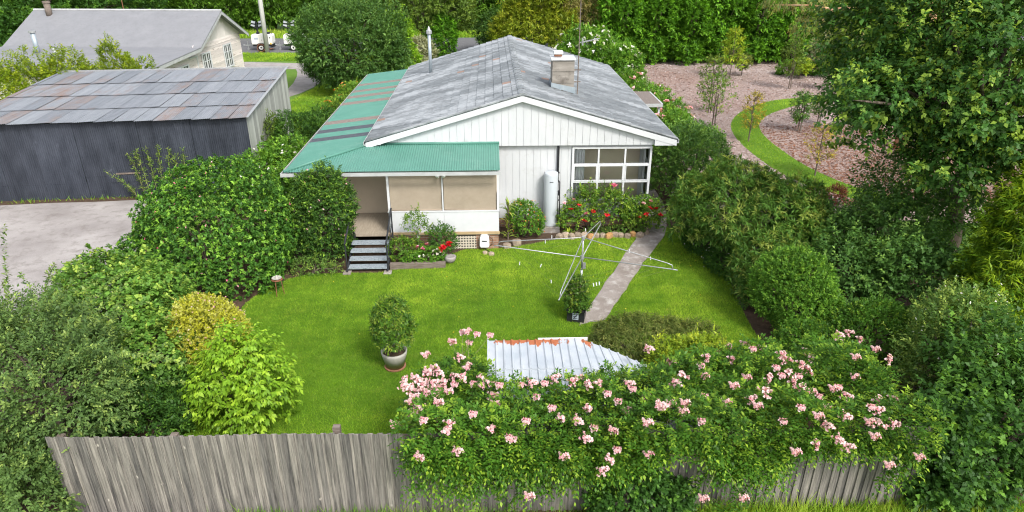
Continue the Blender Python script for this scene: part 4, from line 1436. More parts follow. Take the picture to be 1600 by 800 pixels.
# weatherboards on the gable end, each a lapped board
while zz < 2.95:
    z2 = zz + 0.17
    y_hi = vf - 0.45
    y_lo = -vb - vn + 0.5
    # clip the low skillion end
    if z2 > wprof(y_lo): y_lo = -vb + (zbk - th - z2) / 0.045 * -1 if False else -vb - max(0.02, (zbk - th - .01 - z2) / 0.045)
    if z2 > wprof(y_hi): y_hi = (ZRn - th - z2) / pt
    mb.tint = (random.Random(int(zz * 100)).uniform(.3, .75), 0, 0)
    mb.prism([(gxw, zz), (gxw + 0.05, zz), (gxw + 0.012, z2), (gxw, z2)], 'y', y_lo, y_hi) if y_hi > y_lo else None
    zz = z2
mb.box(-LR + .4, gxw, vf - .5, vf - .45, 0.3, zfar + .2)
mb.box(-LR + .4, gxw, -vb - vn + .45, -vb - vn + .5, 0.3, zn - .08)
wob = mb.build('weatherboard_wall', M['weatherboard'], nb)
mb = MB(); mb.prism([(-3.65, 2.96), (3.55, 2.96), (3.55, ZRn - 3.55 * pt - th - .01), (0, ZRn - th - .01), (-3.65, ZRn - 3.65 * pt - th - .01)], 'x', gxw - .02, gxw + 0.02)
for q in range(-3, 4): mb.box(gxw + .0201, gxw + .032, q * 1.1 - .02, q * 1.1 + .02, 2.97, ZRn - abs(q * 1.1) * pt - th - .03)
mb.build('gable_panel', M['cream'], nb)
def nwin(yc, z0, z1, wd, cols_, rows_=2):
    gw = gxw + .035
    f = MB()
    f.box(gw + .03, gw + .08, yc - wd / 2, yc + wd / 2, z1 - .08, z1); f.box(gw + .03, gw + .09, yc - wd / 2 - .05, yc + wd / 2 + .05, z0 - .02, z0 + .06)
    for s0 in (yc - wd / 2, yc + wd / 2 - .08, yc - .05): f.box(gw + .031, gw + .079, s0, s0 + .09, z0 + .061, z1 - .081)
    for i in range(1, cols_):
        if i * 2 == cols_: continue
        yy = yc - wd / 2 + wd * i / cols_; f.box(gw + .032, gw + .06, yy - .02, yy + .02, z0 + .062, z1 - .082)
    for i in range(1, rows_ + 1):
        zz_ = z0 + (z1 - z0) * i / (rows_ + 1); f.box(gw + .033, gw + .059, yc - wd / 2 + .08, yc + wd / 2 - .08, zz_ - .015, zz_ + .015)
    o = f.build('window', M['trim'], nb)
    g = MB(); g.box(gw + .025, gw + .034, yc - wd / 2 + .05, yc + wd / 2 - .05, z0 + .03, z1 - .05); g.build('pane', M['npane'], o)
M['npane'] = weathered('old_window_glass', (0.03, 0.035, 0.036), (0.16, 0.165, 0.165), 1.3, 0.08, (1, 1, 1), None, 1, (0, 1), 0, spec=0.6)
nwin(1.0, 1.0, 2.55, 1.3, 4)
nwin(-2.3, 0.85, 2.45, 1.25, 4)
nwin(-5.6, 1.0, 2.15, 1.5, 4, 1)
mb = MB(); mb.box(gxw + .03, gxw + .1, -4.6, -3.5, 2.38, 2.45); mb.box(gxw + .03, gxw + .08, -3.58, -3.5, .4, 2.379); mb.build('pipe_trim', M['trim'], nb)
mb = MB(); mb.tube([(-9.3, -5.6, zn), (-9.3, -5.6, zn + 1.35)], 0.14, 12)
f2 = mb.build('flue', M['flue'], nb, True)
mb = MB(); mb.tube([(-9.3, -5.6, zn + 1.36), (-9.3, -5.6, zn + 1.46)], 0.2, 12); mb.build('flue_cap', M['galv'], f2)
mb = MB(); mb.tube([(-9.3, -5.6, zn + 0.1), (-9.3, -5.6, zn + .2)], 0.19, 12); mb.build('flue_collar', M['black'], f2)
mb = MB(); mb.tube([(-11.5, -.5, ZRn - .4), (-11.5, -.5, ZRn + .45)], 0.2, 12); f3 = mb.build('chimney_pipe', M['timber_old'], nb, True)
mb = MB(); mb.tube([(-11.5, -.5, ZRn + .46), (-11.5, -.5, ZRn + .6)], 0.24, 12); mb.build('chimney_cap', M['timber_old'], f3)
mb = MB(); mb.tube([(-7.7, -6.2, zn), (-7.85, -6.2, zn + .55)], 0.05, 8); mb.build('vent_pipe', M['trim'], nb)
mb = MB(); mb.tube([(-6.7, .1, ZRn), (-6.7, .1, ZRn + 1.5)], 0.025, 6); mb.tube([(-7.0, .1, ZRn + 1.4), (-6.4, .1, ZRn + 1.5)], 0.02, 5); mb.build('aerial', M['rust'], nb)
# enclosed verandah windows at the near left end
mb = MB()
yq = -vb - vn + .44
for i in range(5):
    xq = -LR + .5 + i * .55
    mb.box(xq, xq + .06, yq - .03, yq, 1.1, zn - .12)
for i in range(5): mb.box(-LR + .5, -LR + 2.76, yq - .028, yq - .002, 1.1 + i * .33, 1.15 + i * .33)
wv_ = mb.build('window', M['trim'], nb)
mb = MB(); mb.box(-LR + .5, -LR + 2.75, yq - .004, yq + .004, 1.1, zn - .12); mb.build('pane', M['npane'], wv_)

# ================================================================== ROADSIDE
pp = thing('power_pole', 'pale weathered timber power pole standing on the far grass verge', 'pole', (-19.6, 63.0, 0))
mb = MB(); mb.tube([(0, 0, 0), (0.02, 0, 4), (-0.05, 0, 10)], [0.2, 0.19, 0.16], 12); mb.build('pole_shaft', M['pale_pole'], pp, True)
mb = MB(); mb.box(-1.1, 1.0, -0.28, -0.17, 9.2, 9.32); mb.build('cross_arm', M['timber_old'], pp)

lt0 = thing('light_tower', 'white mobile light tower trailer beside the power pole', 'light tower', (-20.3, 64.6, 0), 0, 'light towers parked on the road')
mb = MB()
mb.prism([(-0.88, 0.55), (0.88, 0.55), (0.92, 0.7), (0.92, 1.28), (0.84, 1.4), (-0.84, 1.4), (-0.92, 1.28), (-0.92, 0.7)], 'y', -0.5, 0.5)
tb = mb.build('body', M['trailer_white'], lt0, bevel=0.03)
mb = MB(); mb.box(-0.66, -0.32, -0.508, -0.501, 0.98, 1.14); mb.build('decal', M['blue_grey'], tb)
MB().box(-0.02, 0.03, -0.51, -0.501, 0.9, 0.96).build('latch', M['black'], tb)
MB().box(0.7, 0.78, -0.51, -0.501, 1.08, 1.18).build('vent', M['black'], tb)
for xq in (-.19, .42): MB().box(xq, xq + .006, -0.504, -0.501, 0.62, 1.34).build('panel_seam', M['black'], tb)
mb = MB(); mb.box(0.72, 0.84, -0.52, -0.501, 0.56, 0.68); mb.build('marker_light', M['orange_lens'], tb)
mb = MB(); mb.box(-0.85, 0.85, -0.45, 0.45, 0.38, 0.548); mb.prism([(-0.5, 0.36), (0.3, 0.36), (0.22, 0.6), (0.1, 0.66), (-0.3, 0.66), (-0.42, 0.6)], 'y', -0.56, -0.455); mb.box(0.7, 0.95, -0.5, 0.5, 0.3, 0.42)
mb.build('chassis', M['black'], lt0)
mb = MB(); mb.bar((-0.85, 0, 0.45), (-1.75, 0, 0.42), 0.08, 0.08); mb.tube([(-1.45, 0, 0.75), (-1.45, 0, 0.12)], 0.035, 8); mb.tube([(-1.7, 0, .44), (-1.85, 0, .44)], 0.05, 8); mb.tube([(-1.45, -.03, .09), (-1.45, .03, .09)], .09, 10)
mb.build('drawbar', M['galv'], lt0)
for sy in (-0.55, 0.45):
    mb = MB(); mb.tube([(-0.1, sy - .06, 0.3), (-0.1, sy + .08, 0.3)], 0.3, 20)
    wh_ = mb.build('wheel', M['tyre'], lt0)
    mb = MB(); mb.tube([(-0.1, sy - .075, 0.3), (-0.1, sy - .062, 0.3)], 0.2, 18); mb.build('rim', M['trailer_white'], wh_)
    mb = MB(); mb.tube([(-0.1, sy - .09, 0.3), (-0.1, sy - .076, 0.3)], 0.07, 12); mb.build('hub_cap', M['black'], wh_)
mb = MB(); mb.box(-0.5, -0.3, -0.14, 0.14, 1.402, 1.6); mb.tube([(-0.4, 0, 1.6), (-0.42, 0, 1.95), (-0.4, 0, 2.4)], 0.07, 8); mb.box(-0.62, -0.2, -0.05, 0.05, 1.9, 1.98); mb.build('mast', M['steel_dark'], lt0)
MB().box(.35, .62, -.2, .2, 1.402, 1.55).build('roof_box', M['steel_dark'], lt0)
MB().tube([(.7, .3, 1.4), (.7, .3, 1.62)], .04, 8).build('exhaust', M['steel_dark'], lt0)
for i, (lx, lz, tl) in enumerate(((-0.72, 2.12, 0.35), (-0.08, 2.12, -0.3), (-0.66, 2.38, 0.2), (-0.02, 2.4, -0.2))):
    mb = MB()
    mt = Matrix.Translation((lx, -0.05, lz)) @ Matrix.Rotation(tl, 4, 'Y') @ Matrix.Rotation(R(-35), 4, 'X')
    mb.obox(mt, 0.19, 0.06, 0.12)
    lh = mb.build('lamp_head', M['steel_dark'], lt0)
    mb = MB(); mb.obox(mt @ Matrix.Translation((0, -.064, 0)), 0.165, 0.003, 0.1); mb.build('lens', M['lamp_face'], lh)
lt1 = copy_tree(lt0)
lt1.location = (-17.45, 64.6, 0)
lt1['label'] = 'white mobile light tower trailer half hidden by the round tree'
dr = thing('rusty_drum', 'rusty open iron drum lying on the far grass verge', 'drum', (-20.15, 63.2, 0.33), R(12))
mb = MB()
prof = [(0.34, -0.3), (0.34, 0.3), (0.31, 0.3), (0.31, -0.3), (0.34, -0.3)]
s2 = MB(); s2.lathe(prof, n=20, cap=False)
mt = Matrix.Rotation(R(70), 4, 'X')
mb.add([mt @ Vector(q) for q in s2.v], s2.f); mb.build('shell', M['rust'], dr)
mb = MB(); mb.tube([(0.2, 0, -.1), (1.0, 0.05, -.05)], 0.04, 8); mb.build('axle', M['rust'], dr)

# ================================================================== POTS, BED EDGES, ROCKS
pt_ = thing('potted_shrub', 'tall glossy shrub in a round pale concrete pot alone on the lawn', 'potted plant', (-2.34, 13.72, 0))
mb = MB(); mb.lathe([(0.2, 0.06), (0.215, 0.05), (0.3, 0.4), (0.31, 0.47), (0.28, 0.475), (0.265, 0.4), (0.0, 0.4)], n=28); mb.build('pot', M['concrete_pot'], pt_, True)
mb = MB(); mb.lathe([(0.22, 0.01), (0.25, 0.02), (0.255, 0.05), (0.0, 0.051)], n=28); mb.build('saucer', M['terracotta'], pt_)
mb = MB(); mb.lathe([(0.262, 0.41), (0.1, 0.43), (0.0, 0.435)], n=16, cap=False); mb.build('potting_soil', M['soil'], pt_)
def pot_plant(root, blobs, leaf, seed, dens, L, W, r0=0.02, nst=14, **kw):
    rng = np.random.default_rng(seed)
    per = kw.pop('per', 6)
    S = kw.pop('S', 0.1)
    lay = kw.pop('layout', 'shoot')
    ang = kw.pop('ang', 55); droop = kw.pop('droop', 0.25); grow = kw.pop('grow', 0.3)
    z0 = kw.pop('z0', 0.4)
    P, D, cl = crown_points(rng, blobs, dens, zmin=z0 + .03, **kw)
    v, t = leaf_cloud(rng, P, D, per, L, W, lay, S, ang, droop, grow, clump=cl)
    mesh_np('foliage', v, 4, t, M['leaf_' + leaf], root)
    stems(rng, (0, 0, z0), P, nst, r0, None, 0.03).build('stem', M['bark'], root)
pot_plant(pt_, [(0, 0, 1.1, 0.44, 0.43, 0.68), (0, 0, 1.35, .38, .38, .5)], 'potted', 41, 210, 0.085, 0.032, droop=0.4, grow=0.35, amp=0.14, depth=0.1, inner=0.4, core=0.3)

bp = thing('square_planter', 'black square planter with small bushy plant at the path end', 'potted plant', (2.24, 15.85, 0), R(-14))
mb = MB(); mb.prism([(-0.23, -0.23), (0.23, -0.23), (0.23, 0.23), (-0.23, 0.23)], 'z', 0.012, 0.34)
mb.box(-0.25, 0.25, -0.25, -0.2, 0.34, 0.37); mb.box(-0.25, 0.25, 0.2, 0.25, 0.34, 0.37); mb.box(-0.25, -0.2, -0.199, 0.199, 0.34, 0.37); mb.box(0.2, 0.25, -0.199, 0.199, 0.34, 0.37)
pb = mb.build('planter_box', M['black'], bp)
mb = MB(); mb.box(-0.08, 0.08, -0.238, -0.2305, 0.1, 0.3); mb.build('plaque', M['blue_grey'], pb)
mb = MB()
for i in range(3): mb.box(-0.06, 0.06 - .02 * (i % 2), -0.243, -0.2385, 0.13 + i * .06, 0.145 + i * .06)
mb.bar((-.05, -.241, .14), (.05, -.241, .27), .004, .02)
mb.build('plaque_relief', M['steel_dark'], pb)
mb = MB(); mb.box(-.199, .199, -.199, .199, .341, .352); mb.build('potting_soil', M['soil'], bp)
pot_plant(bp, [(0, 0, 0.58, 0.33, 0.33, 0.3), (0, 0, 0.9, 0.24, 0.24, 0.42)], 'potted', 42, 420, 0.06, 0.036, z0=0.34, droop=0.15, amp=0.15, grow=0.25, inner=0.4, core=0.3)

sp_ = thing('grey_pot', 'small rough grey stone pot at the end of the timber sleeper', 'pot', (-1.32, 19.45, 0))
mb = MB(); mb.lathe([(0.1, 0.0), (0.17, 0.1), (0.2, 0.2), (0.17, 0.24), (0.14, 0.23), (0.0, 0.2)], n=14); mb.build('pot_body', M['drive'], sp_, True)
tag(MB().prism([(-3.15, 18.97), (-1.45, 19.04), (-1.44, 19.2), (-3.15, 19.14)], 'z', 0.0, 0.19).build('timber_sleeper', M['timber_old'], bevel=0.012), 'weathered brown timber sleeper edging the verandah flower bed', 'sleeper')
mb = MB()
vs = []
ps = thing('plant_stand', 'little rusty iron stand with pale tray under the big rounded shrub', 'stand', (-6.1, 17.45, 0))
mb = MB()
for k in range(3):
    a = k * 2.1 + .3; mb.tube([(0.14 * math.cos(a), 0.14 * math.sin(a), 0), (0.1 * math.cos(a), .1 * math.sin(a), 0.5)], 0.012, 6)
mb.lathe([(0.15, 0.49), (0.16, 0.5), (0.16, 0.515), (0.0, 0.515)], n=14); mb.build('frame', M['rust'], ps)
mb = MB(); mb.lathe([(0.1, 0.516), (0.14, 0.56), (0.13, 0.565), (0.05, 0.54), (0.03, 0.62), (0.0, 0.64)], n=14); mb.build('tray', M['concrete_pot'], ps)


def rock(seed, sx, sy, sz, m):
    r = np.random.default_rng(seed)
    import bmesh
    bm = bmesh.new()
    bmesh.ops.create_icosphere(bm, subdivisions=2, radius=1)
    f = lump_fn(r, 0.22, 1.6)
    for v in bm.verts:
        p = np.array(v.co)[None]
        k = 1 + float(f(p)[0])
        v.co = Vector((max(-.8, min(.8, v.co.x * k)) * sx, max(-.75, min(.75, v.co.y * k)) * sy, max(-.6, min(.7, v.co.z * k)) * sz))
    me = bpy.data.meshes.new('rock'); bm.to_mesh(me); bm.free()
    a = me.attributes.new('tint', 'FLOAT_COLOR', 'POINT')
    tv = r.uniform(0.2, 1)
    a.data.foreach_set('color', np.tile([tv, 0, 0, 1], len(me.vertices)).astype(np.float32))
    return link('edging_rock', me, m)
rk = np.random.default_rng(77)
for i in range(15):
    f = i / 14
    xx = 2.3 + 2.95 * f; yy = 21.25 + 0.06 * math.sin(i * 2.2)
    if i == 14: xx, yy = 5.3, 21.5
    o = rock(100 + i, rk.uniform(0.13, 0.2), rk.uniform(0.1, 0.15), rk.uniform(0.12, 0.19), M['rock_orange'] if i in (5, 8, 12) else M['rock'])
    o.location = (xx, yy, 0.07); o.rotation_euler = (0, 0, rk.uniform(0, 3))
    tag(o, 'orange sandstone rock in the row edging the rose bed' if i in (5, 8, 12) else 'greyish sandstone rock in the row edging the rose bed', 'rock', 'rocks edging the rose bed')
for i in range(6):
    o = rock(130 + i, 0.14, 0.13, 0.13, M['rock'])
    o.location = (5.28 + 0.07 * i, 21.65 + 0.24 * i, 0.06)
    tag(o, 'rough brown rock lining the concrete path beside the rose bed', 'rock', 'rocks lining the path')
for i, (xx, yy, s, lb) in enumerate(((0.5, 20.5, .17, 'rounded boulder beside the strappy plant at the verandah corner'), (0.82, 20.72, .2, 'flat pale sandstone slab next to the boulder by the verandah corner'),
                                     (-0.02, 19.95, .12, 'pale pointed stone lying on the lawn under the hose reel'), (-0.22, 20.05, .1, 'small brown stone lying on the lawn beside the pale pointed stone'))):
    o = rock(150 + i, s, s * .8, s * .9, M['rock'])
    o.name = 'garden_stone'
    o.location = (xx, yy, s * .4); tag(o, lb, 'rock')

# ================================================================== PLANTS: left side
plant('rounded_shrub', 'very large rounded dark green shrub left of the lawn', 'shrub',
      [(-8.15, 19.0, 1.3, 2.15, 2.0, 2.2), (-9.6, 18.8, .7, 1.4, 1.6, 1.2), (-7.55, 18.2, .8, 1.4, 1.25, 1.2), (-7.1, 18.8, .9, .95, 1.1, 1.1), (-8.8, 17.6, .5, 1.3, 1.0, .8)], 'camellia', 201, L=0.075, W=0.042, dens=150, per=8, layout='rosette', S=0.1, ang=62,
      droop=-0.05, grow=0.3, amp=0.14, depth=0.07, inner=0.4, flowers=('deep_pink_petal', 130, 0.035, 5), nst=16)
plant('verandah_shrub', 'upright green shrub with tiny mauve flowers beside the entry steps', 'shrub',
      [(-5.2, 19.75, 0.9, 0.8, 0.65, 1.1), (-4.95, 19.65, 2.0, 0.75, 0.6, 1.05), (-5.55, 19.85, 1.6, 0.55, 0.6, 1.35)], 'verandah', 202, L=0.075, W=0.036, dens=240, per=8, S=0.18, grow=0.3, amp=0.16, inner=0.4,
      flowers=('pink_petal', 60, 0.03, 5), extra=[(-4.65, 19.5, 2.5, .25, -.1, 1, .9), (-4.9, 19.5, 2.6, 0, -.1, 1, .7), (-5.3, 19.6, 2.6, -.05, 0, 1, .6), (-5.7, 19.6, 2.4, -.2, 0, 1, .6), (-4.6, 19.5, 2.1, .8, -.1, .6, .5)])
plant('variegated_shrub', 'low variegated pale shrub at the foot of the upright green shrub', 'shrub', [(-5.2, 18.85, 0.12, 0.6, 0.25, 0.25), (-5.75, 18.95, 0.15, 0.5, 0.3, 0.25)], 'pale', 203, L=0.05, W=0.03, dens=220, per=6, nst=4)
plant('ivy_mound', 'broad mound of glossy ivy like creeper between shrub and driveway', 'creeper',
      [(-8.6, 14.2, 0.9, 1.7, 1.5, 1.3), (-8.2, 13.2, 0.6, 1.5, 1.1, 1.0), (-9.5, 15.2, 0.9, 1.5, 1.2, 1.35), (-7.6, 12.7, .8, 1.0, .8, 1.0)], 'ivy', 204, L=0.085, W=0.07, dens=130, per=7, S=0.14, ang=70, grow=0.28, amp=0.16, inner=0.35, droop=0.2,
      extra=[(-9.0, 15.2, 2.1, -.3, .1, 1, .6), (-8.5, 15.0, 2.1, .3, .2, .9, .7), (-9.6, 15.4, 2.1, -.5, .3, .8, .6), (-7.8, 14.6, 1.8, .6, .2, .9, .7)])
plant('golden_shrub', 'golden yellow small leaved shrub in front of the ivy mound', 'shrub', [(-6.45, 13.45, 1.0, 0.92, 0.75, 1.0)], 'golden', 205, L=0.045, W=0.028, dens=460, per=7, S=0.1, grow=0.35, amp=0.1, inner=0.3,
      flowers=('pink_petal', 120, 0.025, 4))
plant('lime_sapling', 'bushy bright lime green young tree with drooping leaves behind the fence', 'tree',
      [(-5.1, 11.7, 1.6, 0.6, 0.5, 0.72), (-4.6, 11.6, 1.0, 0.5, 0.5, 0.65), (-5.65, 11.7, 1.0, 0.5, 0.5, 0.6), (-5.1, 11.45, 0.6, 0.65, 0.5, 0.5)], 'lime', 206, L=0.105, W=0.052, dens=84, per=9, S=0.28, ang=45, droop=0.9, grow=0.4, amp=0.42,
      depth=0.2, inner=0.35, gap=0.3, base=(-5.5, 11.6, 0), trunk=(-5.5, 11.6, 0.7), r0=0.035, nst=18, tree=True)
ext = []
rk = np.random.default_rng(90)
for i in range(60):
    a = rk.uniform(0, 6.28); ext.append((-9.0 + 1.6 * math.cos(a), 10.7 + 1.1 * math.sin(a), rk.uniform(1.2, 3.0), 0.8 * math.cos(a) + rk.normal(0, .3), 0.7 * math.sin(a), rk.uniform(.1, 1.1), rk.uniform(.8, 1.6)))
ext += [(-8.0, 11.3, 2.7, -.05, .1, 1, 1.3), (-7.6, 11.3, 2.6, .1, .1, 1, 1.2), (-8.4, 11.4, 2.7, -.2, .1, 1, 1.3), (-8.9, 11.4, 2.6, -.4, .1, .9, 1.4), (-7.2, 11.2, 2.4, .25, .1, .9, 1.1), (-9.4, 11.4, 2.6, -.5, .1, .9, 1.3), (-8.2, 11.0, 2.8, .1, -.1, 1, 1.0)]
plant('arching_tree', 'big sprawling grey green tree with arching sprays at the left fence end', 'tree',
      [(-8.6, 10.5, 1.9, 1.5, 1.1, 1.3), (-9.9, 10.9, 2.0, 1.6, 1.3, 1.5), (-7.6, 10.3, 1.9, 0.9, 0.8, 0.8), (-9.2, 9.6, 0.9, 1.3, 0.9, 1.1), (-7.85, 9.0, 0.6, 0.45, 0.42, 0.85), (-9.2, 12.2, 1.3, 1.5, 1.0, 1.3)], 'grey_green', 207,
      L=0.07, W=0.036, dens=165, per=9, S=0.26, ang=50, droop=0.2, grow=0.16, amp=0.32, depth=0.2, inner=0.4, gap=0.1, base=(-8.0, 10.3, 0), trunk=(-8.1, 10.4, 1.5), r0=0.13, nst=46, tree=True, extra=ext)
plant('fence_undergrowth', 'dark low undergrowth behind the fence beside the lime green tree', 'shrub', [(-7.0, 11.1, .4, .8, .6, .55), (-6.6, 12.2, .35, .7, .7, .5), (-7.6, 12.0, .5, .9, .9, .7)], 'deep', 214, L=.07, W=.04, dens=170, per=7, S=.2, grow=.25, amp=.3, gap=.08, nst=24, r0=.03)
# shed surroundings
plant('hydrangea_shrub', 'light green shrub with white flower heads beside the dark shed corner', 'shrub', [(-8.1, 26.2, 1.0, 1.2, 1.5, 1.1), (-8.9, 24.6, 0.9, 1.0, 1.2, 1.0), (-7.5, 23.8, .9, .8, 1.1, 1.0)], 'bright', 208, L=0.1, W=0.06, dens=75, per=7, S=0.15, grow=0.4,
      amp=0.2, flowers=('white_petal', 70, 0.06, 6))
plant('feathery_shrub', 'dense dark feathery shrub behind the white flowered shrub', 'shrub', [(-8.3, 29.2, 1.2, 1.2, 1.4, 1.3), (-7.5, 31.0, 1.1, 1.0, 1.4, 1.1)], 'deep', 209, L=0.13, W=0.03, dens=90, per=8, S=0.16, grow=0.25, amp=0.15)
plant('flower_hedge', 'long flower hedge with orange blooms beside the green verandah roof', 'shrub', [(-7.5, 34, 1.0, 1.0, 1.8, 1.0), (-7.5, 37.5, 1.0, 1.1, 1.8, 1.05), (-7.9, 40.5, 0.8, 1.1, 1.6, 0.9)], 'rose', 210, L=0.11, W=0.06, dens=60, per=6, S=0.15, grow=0.3, amp=0.2,
      flowers=('orange_petal', 36, 0.11, 6))
plant('shed_climber', 'leafy climber growing up the pale end wall of the farm shed', 'creeper', [(-9.5, 29.2, 1.2, 0.35, 1.0, 1.1), (-9.6, 30.2, 0.7, 0.4, 1.1, 0.8)], 'olive', 211, L=0.09, W=0.05, dens=120, per=6, S=0.2, grow=0.35, amp=0.3, depth=.2, nst=6)
plant('yellow_shrub', 'sprawling yellow green shrub leaning over the back of the farm shed', 'shrub',
      [(-21.6, 33.8, 2.3, 1.7, 1.4, 1.8), (-20.4, 35.0, 2.6, 1.6, 1.0, 1.6), (-23.0, 33.0, 2.0, 1.8, 1.6, 1.9), (-22.2, 32.0, 1.6, 1.6, 1.5, 1.7)], 'yellow_green', 212, L=0.12, W=0.06, dens=65, per=7, S=0.25, grow=0.25, amp=0.28, depth=.18, droop=.3)
plant('bronze_shrub', 'bronze tipped shrub between the farm shed and the neighbouring house', 'shrub', [(-19.2, 36.6, 2.5, 1.0, 0.8, 1.8), (-18.1, 36.4, 2.0, 1.0, .8, 1.5)], 'yellow_green', 213, L=0.13, W=0.06, dens=65, per=7, S=0.22, grow=0.3, amp=0.25)
# tall weeds in front of the shed
M['weed_stem'] = weathered('weed_stem', (0.12, 0.14, 0.05), (0.2, 0.19, 0.09), 9, 0.8)
rng = np.random.default_rng(55)
for i, (wx, wy, hh, lx) in enumerate(((-13.6, 25.75, 1.75, -.15), (-13.3, 25.6, 1.9, -.1), (-13.05, 25.7, 2.0, -.05), (-12.75, 25.65, 2.05, .05), (-12.5, 25.75, 1.95, .1), (-12.2, 25.65, 1.7, .1), (-11.9, 25.8, 1.9, .05), (-13.75, 25.5, 1.1, -.9))):
    wt = thing('tall_weed', 'tall thin seeding weed against the black wall of the farm shed' if i < 7 else 'weed bent over sideways before the black shed wall', 'weed', (wx, wy, 0), 0, 'tall weeds before the shed')
    pts = [Vector((lx * hh * f * f, 0.05 * f, hh * f)) for f in (0, .25, .5, .75, 1)]
    MB().tube(pts, [0.016, 0.014, 0.011, 0.008, 0.004], 6).build('stem', M['weed_stem'], wt)
    f = rng.uniform(0.15, 1, 46)
    P = np.stack([lx * hh * f * f, 0.05 * f, hh * f], 1)
    D = unit(np.stack([rng.normal(0, .6, 46) + lx, rng.normal(0, .6, 46), np.full(46, .8)], 1))
    v, t = leaf_cloud(rng, P, D, 4, 0.13, 0.022, 'shoot', 0.1, 45, 0.2, 0.4)
    mesh_np('leaves', v, 4, t, M['leaf_weed'], wt)
blades('shed_weeds', [(-19.5, 25.1), (-17.6, 25.2), (-16.5, 25.45), (-15.2, 25.45), (-14.6, 25.6), (-12.4, 25.6), (-12.4, 26.0), (-19.5, 25.4)], [], 420, 0.2, 0.03, 56, 'long_grass', 'scruffy weeds along the foot of the shed wall', 0)

# ================================================================== PLANTS: far middle
plant('round_tree', 'large round grey green tree behind the cottage verandah', 'tree', [(-8.9, 46.2, 3.1, 3.3, 3.2, 2.5), (-7.9, 45.5, 2.4, 2.7, 2.6, 2.0), (-10.0, 46, 2.0, 2.0, 2.4, 1.6)], 'round_tree', 301, L=0.2, W=0.075, dens=40, per=9, S=0.4, ang=45, grow=0.25,
      amp=0.2, depth=0.12, inner=0.4, base=(-9.3, 46.3, 0), trunk=(-9.3, 46.3, 1.6), r0=0.18, nst=14, tree=True, low=-.8)
plant('yellow_tree', 'bright yellow green tree just right of the large round tree', 'tree', [(-6.9, 50.5, 2.8, 1.3, 1.4, 1.5), (-6.4, 50.2, 1.6, 1.2, 1.2, 1.3)], 'lime', 302, L=0.24, W=0.11, dens=32, per=7, S=0.35, amp=0.25, base=(-6.7, 50.5, 0), trunk=(-6.7, 50.5, 1.2), r0=.1, nst=10, tree=True)
plant('olive_tree', 'tall soft olive green tree standing behind the flue', 'tree', [(-5.8, 60.5, 4.2, 3.6, 3.0, 2.6), (-3.8, 60.3, 3.4, 2.4, 2.4, 2.2), (-7.6, 60.5, 3.6, 2.2, 2.2, 2.2)], 'olive', 303, L=0.26, W=0.1, dens=20, per=9, S=0.5, grow=.3, amp=0.25, gap=.08, base=(-5.6, 60.5, 0),
      trunk=(-5.6, 60.5, 2.0), r0=0.16, nst=16, tree=True)
plant('clipped_conifer', 'dark clipped conifer hedge block just behind the flue', 'hedge', [(-4.0, 58.4, 1.6, 1.25, 1.2, 1.9), (-3.6, 58.2, 2.2, .9, 1.0, 1.4)], 'hedge', 304, L=0.2, W=0.09, dens=42, per=7, S=.25, amp=.1)
plant('silver_shrub', 'low silvery grey green shrub left of the clipped conifer', 'shrub', [(-5.7, 56.8, 0.9, 1.3, 1.1, 1.0)], 'grey_leaf', 305, L=.2, W=.08, dens=40, per=7, S=.25)
plant('round_bush', 'dark round bush beside the far road right of the grass gap', 'shrub', [(1.0, 63, 1.6, 1.9, 1.6, 1.9)], 'round_tree', 306, L=.26, W=.11, dens=26, per=8, S=.3)
plant('wattle_tree', 'bright yellow wattle tree behind the roof ridge', 'tree', [(3.6, 58.5, 3.2, 2.8, 2.4, 2.4), (5.0, 57.8, 2.2, 1.8, 1.8, 1.8), (2.2, 58.6, 2.0, 1.7, 1.6, 1.6), (4.2, 58, 5.0, 1.8, 1.8, 1.5)], 'wattle', 307, L=.24, W=.08, dens=28, per=9, S=.45, amp=.28, gap=.08, grow=.3,
      base=(3.8, 58.5, 0), trunk=(3.8, 58.5, 1.5), r0=.13, nst=16, tree=True)
plant('dry_tree', 'pale half dry tree between the wattle and the dark hedge', 'tree', [(7.2, 59, 3.6, 2.4, 2.0, 2.2), (8.8, 58.5, 3.2, 1.6, 1.6, 1.8)], 'dry', 308, L=.22, W=.07, dens=20, per=8, S=.5, amp=.35, gap=.2, base=(7.6, 59, 0), trunk=(7.6, 59, 1.2), r0=.12, nst=30, tree=True)
plant('inner_green_tree', 'fresh green tree filling the gap behind the antenna', 'tree', [(6.3, 61, 2.2, 2.2, 1.6, 2.0), (5.6, 63.5, 4.6, 3, 2, 2.2), (9.5, 63.5, 4.6, 3, 2, 2.4)], 'bright', 309, L=.26, W=.11, dens=20, per=8, S=.4, base=(6.3, 61.5, 0), nst=8, tree=True)
plant('white_flower_shrub', 'big rounded shrub with upright white flower spikes behind the chimney', 'shrub', [(6.6, 46.5, 1.7, 2.3, 2.0, 2.1), (7.9, 44.8, 1.5, 1.9, 1.8, 1.7), (5.2, 46, 1.3, 1.4, 1.4, 1.5)], 'bright', 310, L=.18, W=.08, dens=48, per=8, S=.28, amp=.13, grow=.3,
      flowers=('white_petal', 170, .17, 5))
